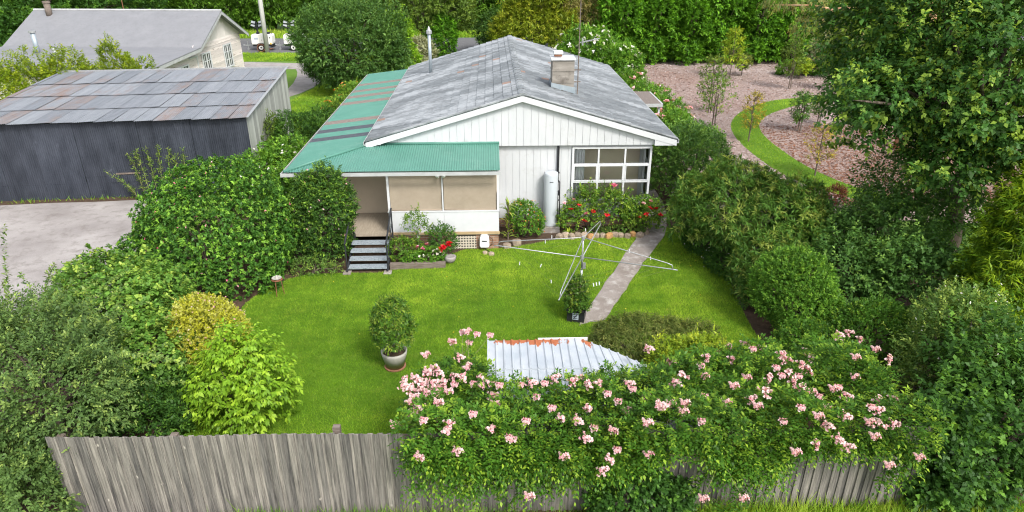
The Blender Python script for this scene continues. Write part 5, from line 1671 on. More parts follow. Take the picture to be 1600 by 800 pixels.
# hedge of conifers along the back right
def hedge_tree(name, label, group, leaf, spots, seed, blobs, L, W, dens, S):
    first = None
    r = random.Random(seed)
    for i, (hx, hy, s) in enumerate(spots):
        if first is None:
            first = plant(name, label, 'tree', [(b[0] + hx, b[1] + hy, *b[2:]) for b in blobs], leaf, seed, L=L, W=W, dens=dens, per=9, S=S, amp=.3, depth=.12, inner=.25, freq=3.4, grow=.4, base=(hx, hy, 0), trunk=(hx, hy, 1.4), r0=.14, nst=6, tree=True, group=group, low=-.75, core=.7)
            o = first
        else:
            o = copy_tree(first)
            o.location = (hx, hy, 0)
        o.rotation_euler = (0, 0, r.uniform(0, 6.28)); o.scale = (s, s, s * r.uniform(.95, 1.1))
hedge_tree('conifer', 'dense dark green conifer in the tall hedge behind the mulch beds', 'conifers of the tall back hedge', 'hedge',
           [(10.4, 56.8, 1), (13.1, 57.2, 1.05), (15.9, 56.6, .98), (18.6, 57.0, 1.06), (21.4, 56.6, 1.0), (24.2, 57.0, 1.05), (27.2, 56.9, 1), (30.4, 57, 1.05), (33.6, 57, 1), (12, 60.5, 1.3), (17, 60.5, 1.3), (22, 60.5, 1.3), (27, 60.5, 1.3)], 320,
           [(0, 0, 2.2, 1.4, 1.3, 2.2), (0.3, 0, 4.6, 1.3, 1.2, 1.8), (-.9, -.6, 1.0, .95, .9, 1.0), (.8, -.8, 1.3, .9, .9, .9), (-.6, -.9, 2.6, .9, .8, .9), (.7, -.7, 3.2, .9, .8, .9), (.9, .7, 2.1, 1, .9, 1), (-.9, .6, 3.5, .9, .9, 1), (-.2, .9, 1.2, 1, .9, 1)], .2, .09, 34, .4)
hedge_tree('screen_tree', 'dense leafy tree in the dark green screen across the road', 'screen trees across the road', 'hedge_far',
           [(-62 + 4.3 * i + (i % 3) * .5, 77.8 + (i % 2) * .9, 1 + .08 * ((i * 7) % 4)) for i in range(18)], 330,
           [(0, 0, 2.4, 2.2, 1.7, 2.4), (0.6, 0, 4.6, 2.0, 1.7, 2.0), (-1.2, -.9, 1.2, 1.2, 1.1, 1.2), (1.1, -1.0, 1.6, 1.2, 1.1, 1.2), (-.6, -1.1, 3.0, 1.2, 1.1, 1.2), (1.2, .9, 2.6, 1.2, 1.2, 1.2), (-1.2, 1, 2.0, 1.3, 1.1, 1.4), (0, 1.2, 3.6, 1.3, 1.1, 1.3)], .27, .12, 20, .5)
plant('left_tree', 'dark spreading tree at the far left behind the neighbouring roof', 'tree', [(-38, 62, 4.5, 5, 4, 3.6), (-33, 64, 3.8, 4, 3.5, 3), (-43, 60, 3, 5, 4, 3), (-36.5, 58.5, 2.3, 3, 2.5, 2.4)], 'deep', 340, L=.3, W=.14, dens=14, per=9, S=.5, grow=.3, amp=.25, base=(-38, 62, 0), trunk=(-38, 62, 2), r0=.3, nst=14, tree=True)

# ================================================================== PLANTS: right side
plant('corner_shrub', 'tall dark leafy shrub at the right corner of the cottage', 'shrub', [(7.3, 24.6, 1.4, 1.2, 1.5, 1.6), (8.3, 25.6, 1.3, 1.1, 1.3, 1.4)], 'understorey', 401, L=.11, W=.05, dens=80, per=8, S=.2, grow=.35, amp=.15, inner=.4)
plant('oleander_hedge', 'long pink flowering hedge down the right side of the cottage', 'hedge', [(7.9, 28.5, 1.1, 1.1, 1.8, 1.2), (8.1, 31.6, 1.2, 1.2, 1.8, 1.3), (8.0, 35, 1.2, 1.2, 2.0, 1.4), (7.6, 38.6, 1.2, 1.2, 2.0, 1.4)], 'bright', 402, L=.13, W=.05, dens=55, per=8, S=.22, grow=.35, amp=.2,
      flowers=('pink_petal', 110, .16, 6))
plant('oleander', 'big bushy narrow leaved oleander right of the lawn and path', 'shrub', [(7.5, 18.9, 1.7, 1.35, 1.5, 1.45), (8.4, 18.2, 1.7, 1.1, 1.2, 1.3), (6.9, 20.0, 1.5, 1.1, 1.2, 1.2), (7.8, 17.4, .9, 0.9, .9, .95), (7.5, 16.6, .5, .6, .7, .6)], 'oleander', 403, L=.15, W=.026, dens=105, per=11, layout='rosette',
      S=.14, ang=55, droop=-.02, grow=.28, amp=.2, depth=.12, inner=.4, base=(7.6, 18.6, 0), nst=16, r0=.06)
plant('abelia', 'low dark shrub with tiny white flowers under the oleander', 'shrub', [(6.9, 20.0, .45, .75, 1.1, .55), (7.1, 18.6, .35, .5, .8, .45)], 'deep', 404, L=.045, W=.026, dens=420, per=7, S=.1, grow=.15, flowers=('white_petal', 110, .025, 5))
plant('clipped_mound', 'rounded bright green shrub in front of the oleander', 'shrub', [(7.65, 15.35, 1.0, .98, .95, 1.05), (7.9, 14.7, .7, .9, .85, .85)], 'bright', 405, L=.055, W=.03, dens=360, per=8, S=.12, grow=.3, amp=.12)
plant('low_mound', 'low spreading small leaved shrub just behind the pink flowered vine', 'shrub', [(8.9, 13.3, .8, 1.1, .9, .9), (7.4, 13.2, .55, .9, .8, .7)], 'vine', 406, L=.055, W=.03, dens=300, per=8, S=.14, grow=.15, amp=.15)
plant('broadleaf_shrub', 'wide mid green broad leaved shrub below the big right tree', 'shrub',
      [(9.6, 18.0, 1.0, 1.5, 1.6, 1.3), (11.2, 17.2, 1.5, 1.6, 1.5, 1.5), (9.4, 16.2, .9, 1.2, 1.2, 1.15), (11.0, 15.2, 1.2, 1.4, 1.2, 1.4), (12.6, 18.6, 1.6, 1.7, 1.7, 1.6)], 'understorey', 407, L=.1, W=.062, dens=75, per=8, S=.3, ang=58, droop=.2, grow=.18,
      amp=.3, depth=.2, inner=.4, gap=.06, nst=22, r0=.06)
ext = []
for i in range(30):
    a = rk.uniform(0, 6.28); ext.append((12.8 + 2.9 * math.cos(a), 17.2 + 2.4 * math.sin(a), rk.uniform(4.0, 7.5), .7 * math.cos(a), .6 * math.sin(a), rk.uniform(-.1, .9), rk.uniform(.7, 1.3)))
plant('broadleaf_tree', 'huge dark green broad leaved tree filling the upper right', 'tree',
      [(13.2, 17.4, 7.0, 3.2, 3.0, 2.6), (11.0, 17.2, 5.7, 1.9, 1.8, 1.2), (11.3, 19.0, 7.2, 2.0, 2.0, 1.5), (13.3, 16.4, 4.9, 2.2, 2.0, 1.4), (12.8, 20.5, 5.2, 2.2, 2.2, 1.5), (15.2, 16.5, 6.0, 2.6, 2.4, 2.4), (11.6, 16.4, 4.2, 1.0, 1.1, .6)], 'big_tree', 408,
      L=.125, W=.085, dens=50, per=9, S=.4, ang=60, droop=.3, grow=.27, amp=.36, depth=.22, inner=.4, gap=.08, freq=3.2, base=(13.2, 17.8, 0), trunk=(13.0, 17.6, 4.2), r0=.24, nst=34, tree=True, extra=ext, low=-.85)
plant('feathery_conifer', 'bright lime feathery conifer at the right edge', 'tree', [(12.0, 13.6, 2.0, 1.1, 1.1, 1.9), (12.6, 13.9, 3.2, 1.1, 1.1, 1.6), (11.5, 13.2, 1.4, .9, .9, 1.3)], 'bamboo', 409, L=.17, W=.028, dens=105, per=12, S=.25, ang=42, droop=.55, grow=.4, amp=.25, depth=.18, inner=.4,
      base=(12.2, 13.7, 0), trunk=(12.2, 13.7, 1.4), r0=.08, nst=12, tree=True)
plant('budding_shrub', 'pale grey green rambling shrub dotted with cream buds', 'shrub', [(9.75, 12.0, 1.7, .95, .9, 1.05), (9.3, 11.5, 1.2, .8, .8, .9), (10.3, 11.6, .9, .8, .8, .9)], 'pale', 410, L=.065, W=.036, dens=150, per=9, S=.22, grow=.3, amp=.25, depth=.16,
      flowers=('white_petal', 160, .022, 5))
plant('undergrowth_shrub', 'dark tangled leafy shrub in the lower right corner', 'shrub', [(9.2, 9.6, .9, 1.3, 1.0, 1.2), (10.4, 10.2, 1.2, 1.2, 1.1, 1.3), (8.5, 9.3, .55, .6, .55, .8), (9.6, 10.5, 1.5, 1.2, .9, .9), (7.75, 9.0, .5, .5, .4, .7), (7.9, 9.2, 1.4, .5, .5, .6)], 'deep', 411, L=.1, W=.068, dens=95, per=9, S=.3, grow=.22, amp=.42, depth=.25, gap=.1,
      inner=.4, droop=.3)
# gum tree with orange limb, trunk behind the big tree
gt = thing('gum_tree', 'gum tree with smooth orange brown limb and drooping grey leaves', 'tree', (19.8, 31.5, 0))
mb = MB()
mb.tube([(0, 0, 0), (.2, .1, 3), (.1, 0, 5.2), (-.3, -.1, 7.2)], [.34, .28, .24, .16], 10)
mb.tube([(.1, 0, 5.0), (-1.2, -.3, 5.7), (-2.6, -.5, 6.1), (-3.8, -.5, 6.55), (-5.0, -.6, 6.4)], [.17, .14, .12, .1, .06], 8)
mb.tube([(-4.8, -.6, 6.43), (-5.8, -.5, 6.6), (-7.4, -.5, 6.62)], [.06, .04, .015], 6)
mb.tube([(-4.8, -.6, 6.4), (-5.4, -.6, 5.9), (-5.8, -.7, 5.4)], [.04, .03, .012], 6)
mb.tube([(-2.0, -.4, 6.2), (-2.2, -.5, 7.0), (-2.0, -.6, 7.8)], [.08, .06, .04], 6)
mb.build('trunk', M['bark_red'], gt, True)
rng = np.random.default_rng(95)
P, D, cl = crown_points(rng, [(-6.2, -.2, 6.9, 1.5, 1.2, .9), (-2.6, .5, 7.2, 2.2, 1.6, 1.0), (-.5, .2, 7.6, 2.6, 2, 1.4), (-5.4, 0, 5.8, .9, .8, .7), (-3.4, .2, 5.7, .9, .8, .5)], 26, .35, .3, .5, gap=.2)
D[:, 2] -= 1.2
v, t = leaf_cloud(rng, P, unit(D), 8, .17, .022, 'shoot', .35, 35, .6, .3, clump=cl)
mesh_np('crown', v, 4, t, M['leaf_gum'], gt)
plant('silver_bush', 'grey leaved bush glimpsed beyond the beds left of the big tree', 'shrub', [(26.5, 53.0, 1.3, 1.8, 1.2, 1.4)], 'grey_leaf', 413, L=.2, W=.06, dens=40, per=7, S=.3)
plant('box_hedge', 'low clipped bright green hedge at the far end of the mulch', 'hedge', [(25, 50.5, .5, 1.8, .5, .6), (22.6, 51, .4, 1.5, .5, .5)], 'bright', 414, L=.16, W=.08, dens=50, per=7, S=.2)

# saplings with stakes in the mulch beds
def sapling(x, y, h, w, leaf, label, seed, dens=60, L=.1, W=.045, stake=True, cone=False, gap=.1):
    rng = np.random.default_rng(seed)
    root = thing('sapling', label, 'sapling', (x, y, 0), 0, 'saplings in the mulch beds')
    n = int(dens * h * 2.2)
    L *= 1.25; W *= 1.3
    f = rng.uniform(.28, 1, n)
    spread = w * ((1.15 - f) if cone else np.sin((f - .2) / .85 * math.pi) ** .7)
    a = rng.uniform(0, 6.28, n); rr_ = spread * rng.uniform(.2, 1, n)
    P = np.stack([rr_ * np.cos(a), rr_ * np.sin(a), h * f], 1)
    D = unit(np.stack([np.cos(a) * .8, np.sin(a) * .8, rng.normal(.5 if not cone else .2, .3, n)], 1))
    v, t = leaf_cloud(rng, P, D, 6, L, W, 'shoot', .2, 50, .2, .35)
    mesh_np('foliage', v, 4, t, M['leaf_' + leaf], root)
    mb = MB(); mb.tube([(0, 0, 0), (.02, .02, h * .5), (0, 0, h * .97)], [.035, .028, .012], 6)
    for i in range(0, n, 5): mb.tube([(0, 0, max(.2, P[i][2] - rr_[i] * .7)), tuple(P[i])], [.012, .007], 4, False)
    mb.build('stem', M['bark'], root)
    if stake:
        mb = MB(); mb.box(.1, .16, -.03, .03, 0, min(1.8, h * .75)); mb.build('stake', M['timber_old'], root)
sapling(17.4, 49.8, 3.4, 1.5, 'lime_yellow', 'tallest yellow green conical sapling before the dark back hedge', 501, 24, .22, .05, False, True)
sapling(18.6, 50.8, 1.5, .7, 'weeping', 'smallest thin sapling under the tall conical sapling', 502, 30, .16, .06, False)
sapling(20.1, 45.8, 3.2, .7, 'olive', 'staked sparse olive sapling in the middle of the far bed', 503, 26, .14, .06)
sapling(22.4, 49.6, 1.3, .8, 'lime_yellow', 'short lime sapling at the foot of the back hedge', 504, 50, .18, .08, False)
sapling(24.6, 49.0, 3.6, .75, 'olive', 'pale tall sapling far back near the big tree crown', 505, 34, .15, .06)
sapling(22.9, 45.2, 3.0, .7, 'pale', 'pale staked sapling on the far side of the grass bend', 506, 34, .15, .06)
sapling(16.2, 34.9, 2.0, .55, 'understorey', 'dark green staked sapling alone in the brown inner bed', 507, 60, .1, .045)
sapling(17.9, 36.4, 1.6, .4, 'olive', 'thin sapling beside the dark green one in the inner bed', 508, 30, .1, .04)
sapling(12.7, 39.2, 3.2, .9, 'olive', 'loose branching sapling by the outer edge of the grass bend', 509, 26, .12, .05)
sapling(11.9, 35.8, 2.8, 1.0, 'rose', 'wispy open sapling nearest the pink hedge', 510, 24, .1, .045)
sapling(12.9, 33.0, 2.4, .6, 'autumn', 'orange tinted twiggy sapling on the grass path', 511, 40, .07, .04, False)
sapling(13.9, 27.6, 2.2, .7, 'autumn', 'reddish orange leaved sapling on the lower grass path', 512, 34, .07, .04, False)
plant('burgundy_shrub', 'small dark burgundy shrub at the lower end of the grass path', 'shrub', [(12.1, 23.9, .35, .5, .4, .4)], 'burgundy', 513, L=.14, W=.03, dens=90, per=8, S=.15, nst=4)
plant('purple_shrub', 'second dark purple tuft beside the burgundy shrub', 'shrub', [(13.1, 24.2, .3, .35, .3, .38)], 'burgundy', 514, L=.14, W=.03, dens=90, per=8, S=.15, nst=4)

# ================================================================== PLANTS: by the cottage
def blossom_part(root, m, pts, size, petals=9, seed=1):
    """each flower head of a plant a part of its own"""
    rng = np.random.default_rng(seed)
    v, t = leaf_cloud(rng, np.array([[0, 0, 0], [0, 0, .01]]), np.array([[0, 0, 1.0], [.2, 0, 1]]), petals, size * .62, size * .55, 'rosette', .0, 60, 0, .5)
    v2, t2 = leaf_cloud(rng, np.array([[0, 0, .01]]), np.array([[0, 0, 1.0]]), 6, size * .4, size * .4, 'rosette', .0, 25, 0, .2)
    me = None
    for p in pts:
        q = Vector(p) - root.location
        if me is None:
            o = mesh_np('blossom', np.concatenate([v, v2]), 4, np.concatenate([t, t2]), M[m], root); me = o.data
        else:
            o = bpy.data.objects.new('blossom', me); C.objects.link(o); o.parent = root
        o.location = q
        o.rotation_euler = (rng.uniform(.2, .9), rng.uniform(-.5, .5), rng.uniform(0, 6))

rb = plant('rose_bush', 'wide climbing rose bush with red flowers under the corner window', 'rose bush', [(3.35, 21.85, .75, .85, .4, .75), (4.1, 21.8, .9, .7, .4, .7), (2.85, 21.8, .55, .5, .35, .55)], 'rose', 601, L=.075, W=.045, dens=120, per=7, S=.22, grow=.35, amp=.4, depth=.25, gap=.12, nst=18, r0=.03, extra=[(3.1, 21.8, 1.3, -.2, -.1, 1, .5), (3.9, 21.7, 1.4, .2, -.2, 1, .5), (4.5, 21.7, 1.2, .5, -.2, 1, .5), (2.7, 21.7, 1.0, -.4, -.2, 1, .5), (3.5, 21.6, 1.3, .0, -.4, 1, .5)])
blossom_part(rb, 'red_petal', [(2.7, 21.45, .95), (3.45, 21.4, .9), (3.9, 21.4, .75), (3.15, 21.4, .55), (2.95, 21.4, 1.1)], .13, seed=1)
blossom_part(rb, 'pink_petal', [(2.45, 21.4, 1.2), (2.75, 21.45, 1.3)], .13, seed=2)
blossom_part(rb, 'deep_pink_petal', [(4.05, 21.6, 1.72), (4.15, 21.62, 1.7), (3.2, 21.4, .8)], .15, seed=3)
rb2 = plant('rose_bush', 'smaller red rose bush at the window corner beside the path', 'rose bush', [(5.1, 21.75, .65, .6, .4, .6), (5.5, 21.9, .5, .4, .4, .5)], 'rose', 602, L=.07, W=.042, dens=190, per=7, S=.16, grow=.3, amp=.2, nst=8, r0=.03)
blossom_part(rb2, 'red_petal', [(5.0, 21.3, .7), (5.55, 21.4, .95), (5.25, 21.35, .78), (5.75, 21.5, .7), (5.35, 21.35, 1.0)], .13, seed=4)
blossom_part(rb2, 'pink_petal', [(5.35, 21.4, 1.22), (5.1, 21.4, 1.15)], .14, seed=5)
plant('groundcover', 'low pale green ground cover behind the edging rocks', 'ground cover', [(4.6, 21.55, .1, .7, .18, .2), (3.6, 21.55, .08, .5, .15, .15)], 'pale', 603, L=.05, W=.035, dens=260, per=6, S=.08, nst=0)
def strappy(name, label, x, y, h, n, leaf, seed, L=.5, W=.05):
    rng = np.random.default_rng(seed)
    root = thing(name, label, 'plant', (x, y, 0))
    mb = MB()
    V, T = [], []
    for i in range(n):
        a = rng.uniform(0, 6.28); el_ = rng.uniform(.5, 1.3); z0 = rng.uniform(.02, h)
        p = Vector((0, 0, z0)); d = Vector((math.cos(a) * math.cos(el_), math.sin(a) * math.cos(el_), math.sin(el_)))
        s = Vector((-math.sin(a), math.cos(a), 0)) * W / 2
        ln = L * rng.uniform(.7, 1.2); pts = []
        for k in range(5):
            f = k / 4
            c = p + d * ln * f + Vector((0, 0, -.5 * ln * f * f))
            ww = s * (1.1 - f) * (1 if k else .5)
            pts.append((c - ww, c + ww))
        r_ = rng.uniform(0, 1); g_ = rng.uniform(0, .6)
        for k in range(4):
            V += [pts[k][0], pts[k][1], pts[k + 1][1], pts[k + 1][0]]; T.append((r_, g_, 0))
    mesh_np('leaves', np.array([tuple(q) for q in V]), 4, np.array(T), M['leaf_' + leaf], root)
    if h > .2:
        MB().tube([(0, 0, 0), (.02, 0, h * .5), (0, 0, h)], [.035, .03, .02], 7).build('stem', M['bark'], root)
strappy('strappy_plant', 'yellowing strappy leaved plant against the verandah corner', .55, 21.2, 1.3, 70, 'strappy', 604, .5, .07)
strappy('bromeliad', 'small lime spiky plant at the left of the rose bed', 2.62, 21.45, .1, 16, 'lime_yellow', 605, .4, .05)
plant('lantana', 'rounded green shrub with tiny orange flowers left of the water heater', 'shrub', [(1.25, 21.5, .55, .5, .45, .6), (.95, 21.4, .8, .35, .35, .5)], 'bright', 606, L=.06, W=.035, dens=230, per=7, S=.12, flowers=('orange_petal', 70, .025, 5))
sr = plant('standard_rose', 'spindly rose with bare pale stem before the verandah wall', 'rose bush', [(-2.35, 19.75, 1.25, .35, .28, .35), (-2.15, 19.7, 1.0, .25, .22, .25)], 'rose', 607, L=.065, W=.04, dens=110, per=5, S=.16, gap=.2, amp=.35, depth=.3, base=(-2.3, 19.75, 0), trunk=(-2.32, 19.75, .85), r0=.025, nst=12, bark='pale_pole')
sb = plant('red_rose', 'compact red rose bush beside the lattice vent', 'rose bush', [(-1.55, 19.85, .6, .4, .35, .45)], 'deep', 608, L=.065, W=.04, dens=190, per=6, S=.16, grow=.2, amp=.25, gap=.05)
blossom_part(sb, 'red_petal', [(-1.5, 19.42, .55), (-1.33, 19.45, .66), (-1.38, 19.42, .6), (-1.56, 19.4, .48)], .15, seed=6)
plant('green_bed_shrub', 'leafy green shrub against the step railing in the sleeper bed', 'shrub', [(-2.85, 19.6, .35, .4, .35, .4), (-2.5, 19.7, .3, .35, .3, .35)], 'rose', 609, L=.06, W=.035, dens=260, per=6, S=.12)
wf_ = plant('white_impatiens', 'low white flowering plant behind the timber sleeper', 'plant', [(-1.95, 19.4, .25, .5, .26, .28), (-2.5, 19.3, .2, .4, .2, .2)], 'bright', 610, L=.05, W=.035, dens=320, per=6, S=.08, nst=4)
rng = np.random.default_rng(66)
blossom_part(wf_, 'white_petal', [(-1.95 + rng.uniform(-.5, .5), 19.22 + rng.uniform(-.05, .2), .4 + rng.uniform(-.1, .1)) for _ in range(20)], .08, 5, 7)
blossom_part(wf_, 'deep_pink_petal', [(-2.3, 19.4, .55), (-2.02, 19.45, .62), (-2.15, 19.4, .5)], .12, seed=8)

# ================================================================== PLANTS: around the small shed
plant('weeping_maple', 'low weeping brownish green mound spilling over the small shed', 'shrub', [(3.3, 13.2, .75, 1.25, .85, .75), (4.3, 12.9, .8, .95, .8, .7), (2.7, 12.7, .9, .7, .6, .55)], 'weeping', 701, L=.085, W=.014, dens=330, per=9, S=.12, ang=35, droop=.9, grow=.35, amp=.12, inner=.25, nst=8)
plant('yellow_green_shrub', 'bright yellow green small shrub rising behind the pink vine', 'shrub', [(4.25, 11.8, 1.3, .7, .45, .55), (3.6, 11.7, 1.2, .45, .4, .5)], 'lime_yellow', 702, L=.06, W=.032, dens=280, per=9, S=.2, ang=40, grow=.35, amp=.3, depth=.15)
plant('shaded_shrub', 'dark rounded leaf shrub growing against the outside of the fence', 'shrub', [(2.3, 8.75, .55, .75, .35, .65), (2.9, 8.8, .4, .5, .3, .5)], 'deep', 703, L=.07, W=.055, dens=210, per=7, S=.14, grow=.12, amp=.2)

# the pink trumpet vine over the fence
def lerp_pts(x, tab):
    return np.interp(x, [q[0] for q in tab], [q[1] for q in tab])
VB_Y = [(-1.75, 9.7), (-1.4, 10.1), (-.9, 10.9), (-.25, 11.3), (-.15, 9.95), (.6, 9.8), (1.6, 9.95), (2.3, 10.3), (2.9, 10.8), (3.8, 11.3), (5, 11.7), (7.6, 12.0)]
VB_Z = [(-1.75, 1.4), (-1.2, 1.7), (-.3, 1.85), (.1, 1.95), (2.4, 1.9), (3, 1.5), (5, 1.4), (7.6, 1.45)]
VC_Z = [(-1.75, 1.7), (-1, 1.9), (.5, 1.95), (3, 1.95), (5, 2.02), (6.6, 2.02), (7.6, 1.9)]
VF_Z = [(-1.75, 1.97), (-1.3, 1.95), (-1.0, 1.8), (-0.7, 1.6), (-0.2, 1.65), (0.2, 1.8), (0.45, 1.55), (0.7, 1.75), (1.2, 1.75), (1.6, 1.5), (2.2, 1.55), (2.6, 1.8), (2.85, 1.97), (3.35, 1.97), (3.6, 1.9), (3.9, 1.3), (4.4, 1.2), (4.7, 1.7), (5.0, 1.97), (5.5, 1.97), (6.1, 1.97), (6.6, 1.97), (6.9, 1.7), (7.6, 1.3)]
def vine_point(x, s):
    """s from 0 (back) over the crest to 1 (hem of the front)"""
    yb, zb, zc, zf_ = (lerp_pts(x, q) for q in (VB_Y, VB_Z, VC_Z, VF_Z))
    y = np.interp(s, [0, .45, .62, .72, 1], [0, 1, 2, 3, 4])
    Y = np.stack([yb, yb * .5 + 9.3 * .5, np.full_like(x, 9.15), np.full_like(x, 8.72), np.full_like(x, 8.8)])
    Z = np.stack([zb, zc * .9 + zb * .1, zc, np.maximum(zc - .38, zf_), zf_])
    i = np.clip(y.astype(int), 0, 3); f = y - i
    k = np.arange(len(x))
    return np.stack([x, Y[i, k] * (1 - f) + Y[i + 1, k] * f, Z[i, k] * (1 - f) + Z[i + 1, k] * f], 1)
vine = thing('trumpet_vine', 'pink flowering trumpet vine sprawling over the fence and small shed', 'vine', (3, 9.4, 0))
VO = np.array([3, 9.4, 0])
rng = np.random.default_rng(800)
nb_ = 165
bx_ = rng.uniform(-1.15, 6.9, nb_); bs_ = rng.uniform(0, 1, nb_)
bc = vine_point(bx_, bs_)
br = rng.uniform(.16, .48, nb_) * np.where(bs_ > .66, .8, 1.0)
bc[:, 2] += rng.normal(0, .17, nb_) - br * .3
bc[:, 1] += np.where(bs_ > .62, -.02, rng.normal(0, .1, nb_))
bc[:, 2] = np.where(bs_ > .66, np.maximum(bc[:, 2], lerp_pts(bx_, VF_Z) + br * .9), bc[:, 2])
bc[:, 1] -= np.where((bs_ < .3), br * .5, 0)
ok_ = ~((bs_ > .7) & (bx_ > 2.8) & (bx_ < 3.45))
bx_, bs_, bc, br = bx_[ok_], bs_[ok_], bc[ok_], br[ok_]
nb_ = len(bx_)
blobs_ = [(bc[i, 0], bc[i, 1], bc[i, 2], br[i] * 1.15, br[i] * (.75 if bs_[i] > .66 else 1.0), br[i]) for i in range(nb_)]
P, D, cl0 = crown_points(rng, blobs_, 95, .28, .12, .18, 3.0, 0, .08, -.55)
n = 5200
x = rng.uniform(-1.4, 7.1, n); s = rng.uniform(0, .9, n)
s[::3] = rng.uniform(.5, .76, len(s[::3]))
ok_ = ~((s > .72) & (x > 2.75) & (x < 3.5))
x, s = x[ok_], s[ok_]; n = len(x)
Q = vine_point(x, s)
Q[:, 2] -= np.abs(rng.normal(.12, .12, n)); Q[:, 1] += np.where(s > .66, -.02, 0)
P = np.concatenate([P, Q]); D = np.concatenate([D, unit(np.stack([rng.normal(0, .6, n), np.where(s > .66, -.8, -.2) + rng.normal(0, .4, n), np.where(s > .66, -.2, .8) + rng.normal(0, .3, n)], 1))])
front = (P[:, 1] > 8.98) & (P[:, 1] < 9.42) & (P[:, 2] < 1.86)
P[front, 1] = 8.93 - rng.uniform(0, .25, front.sum())
D[:, 2] -= .25
D = unit(D)
lf = lump_fn(rng, .5, 2.0, 7)
# stray shoots hanging down the palings
ex = []
for hx, hz in ((-1.15, .95), (-.7, .75), (-.35, .75), (.05, .9), (.45, .45), (.9, .9), (1.3, 1.0), (1.9, .7), (3.95, .3), (4.3, .2), (4.75, .9), (6.8, .8), (3.7, 1.0)):
    m = 42
    f = rng.uniform(0, 1, m)
    ex.append(np.stack([hx + rng.normal(0, .1, m) + .1 * np.sin(f * 5), 8.78 + rng.normal(0, .05, m), 1.5 + (hz - 1.5) * f], 1))
ex = np.concatenate(ex)
P = np.concatenate([P, ex]); D = np.concatenate([D, unit(np.stack([rng.normal(0, .6, len(ex)), np.full(len(ex), -.5), rng.normal(-.5, .3, len(ex))], 1))])
cl = (.42 + 1.5 * lf(P * .9) + rng.normal(0, .22, len(P))).clip(0, 1)
v, t = leaf_cloud(rng, P - VO, D, 9, .062, .032, 'pinnate', .24, 55, .5, .3, clump=cl)
mesh_np('foliage', v, 4, t, M['leaf_vine'], vine)
mb = MB()
for i in range(30):
    a = rng.uniform(-.7, 6.5); p0 = vine_point(np.array([a]), np.array([rng.uniform(.1, .6)]))[0] - VO
    p1 = vine_point(np.array([a + rng.normal(0, .6)]), np.array([rng.uniform(.5, 1)]))[0] - VO
    p0[2] -= .2; p1[2] -= .2
    md = (p0 + p1) / 2 + np.array([rng.normal(0, .1), -.05, -.05])
    mb.tube([tuple(p0), tuple(md), tuple(p1)], [.012, .009, .005], 5)
for q in (-1.0, 1.2, 3.2, 4.2, 5.8):
    mb.tube([(q - 3, .35, 0), (q - 2.9, .2, 1.0), (q - 3, 0, 1.9)], [.03, .025, .02], 6)
for q in ((3.1, 1.3, 3.9, 1.55), (2.9, 1.5, 3.6, 1.5), (4.0, 1.0, 4.3, 1.5)):
    mb.tube([(q[0] - 3, -.6, q[1]), (q[2] - 3, -.62, q[3])], [.012, .008], 5)
mb.build('stem', M['tan_timber'], vine)
M['trumpet'] = M['pink_petal']
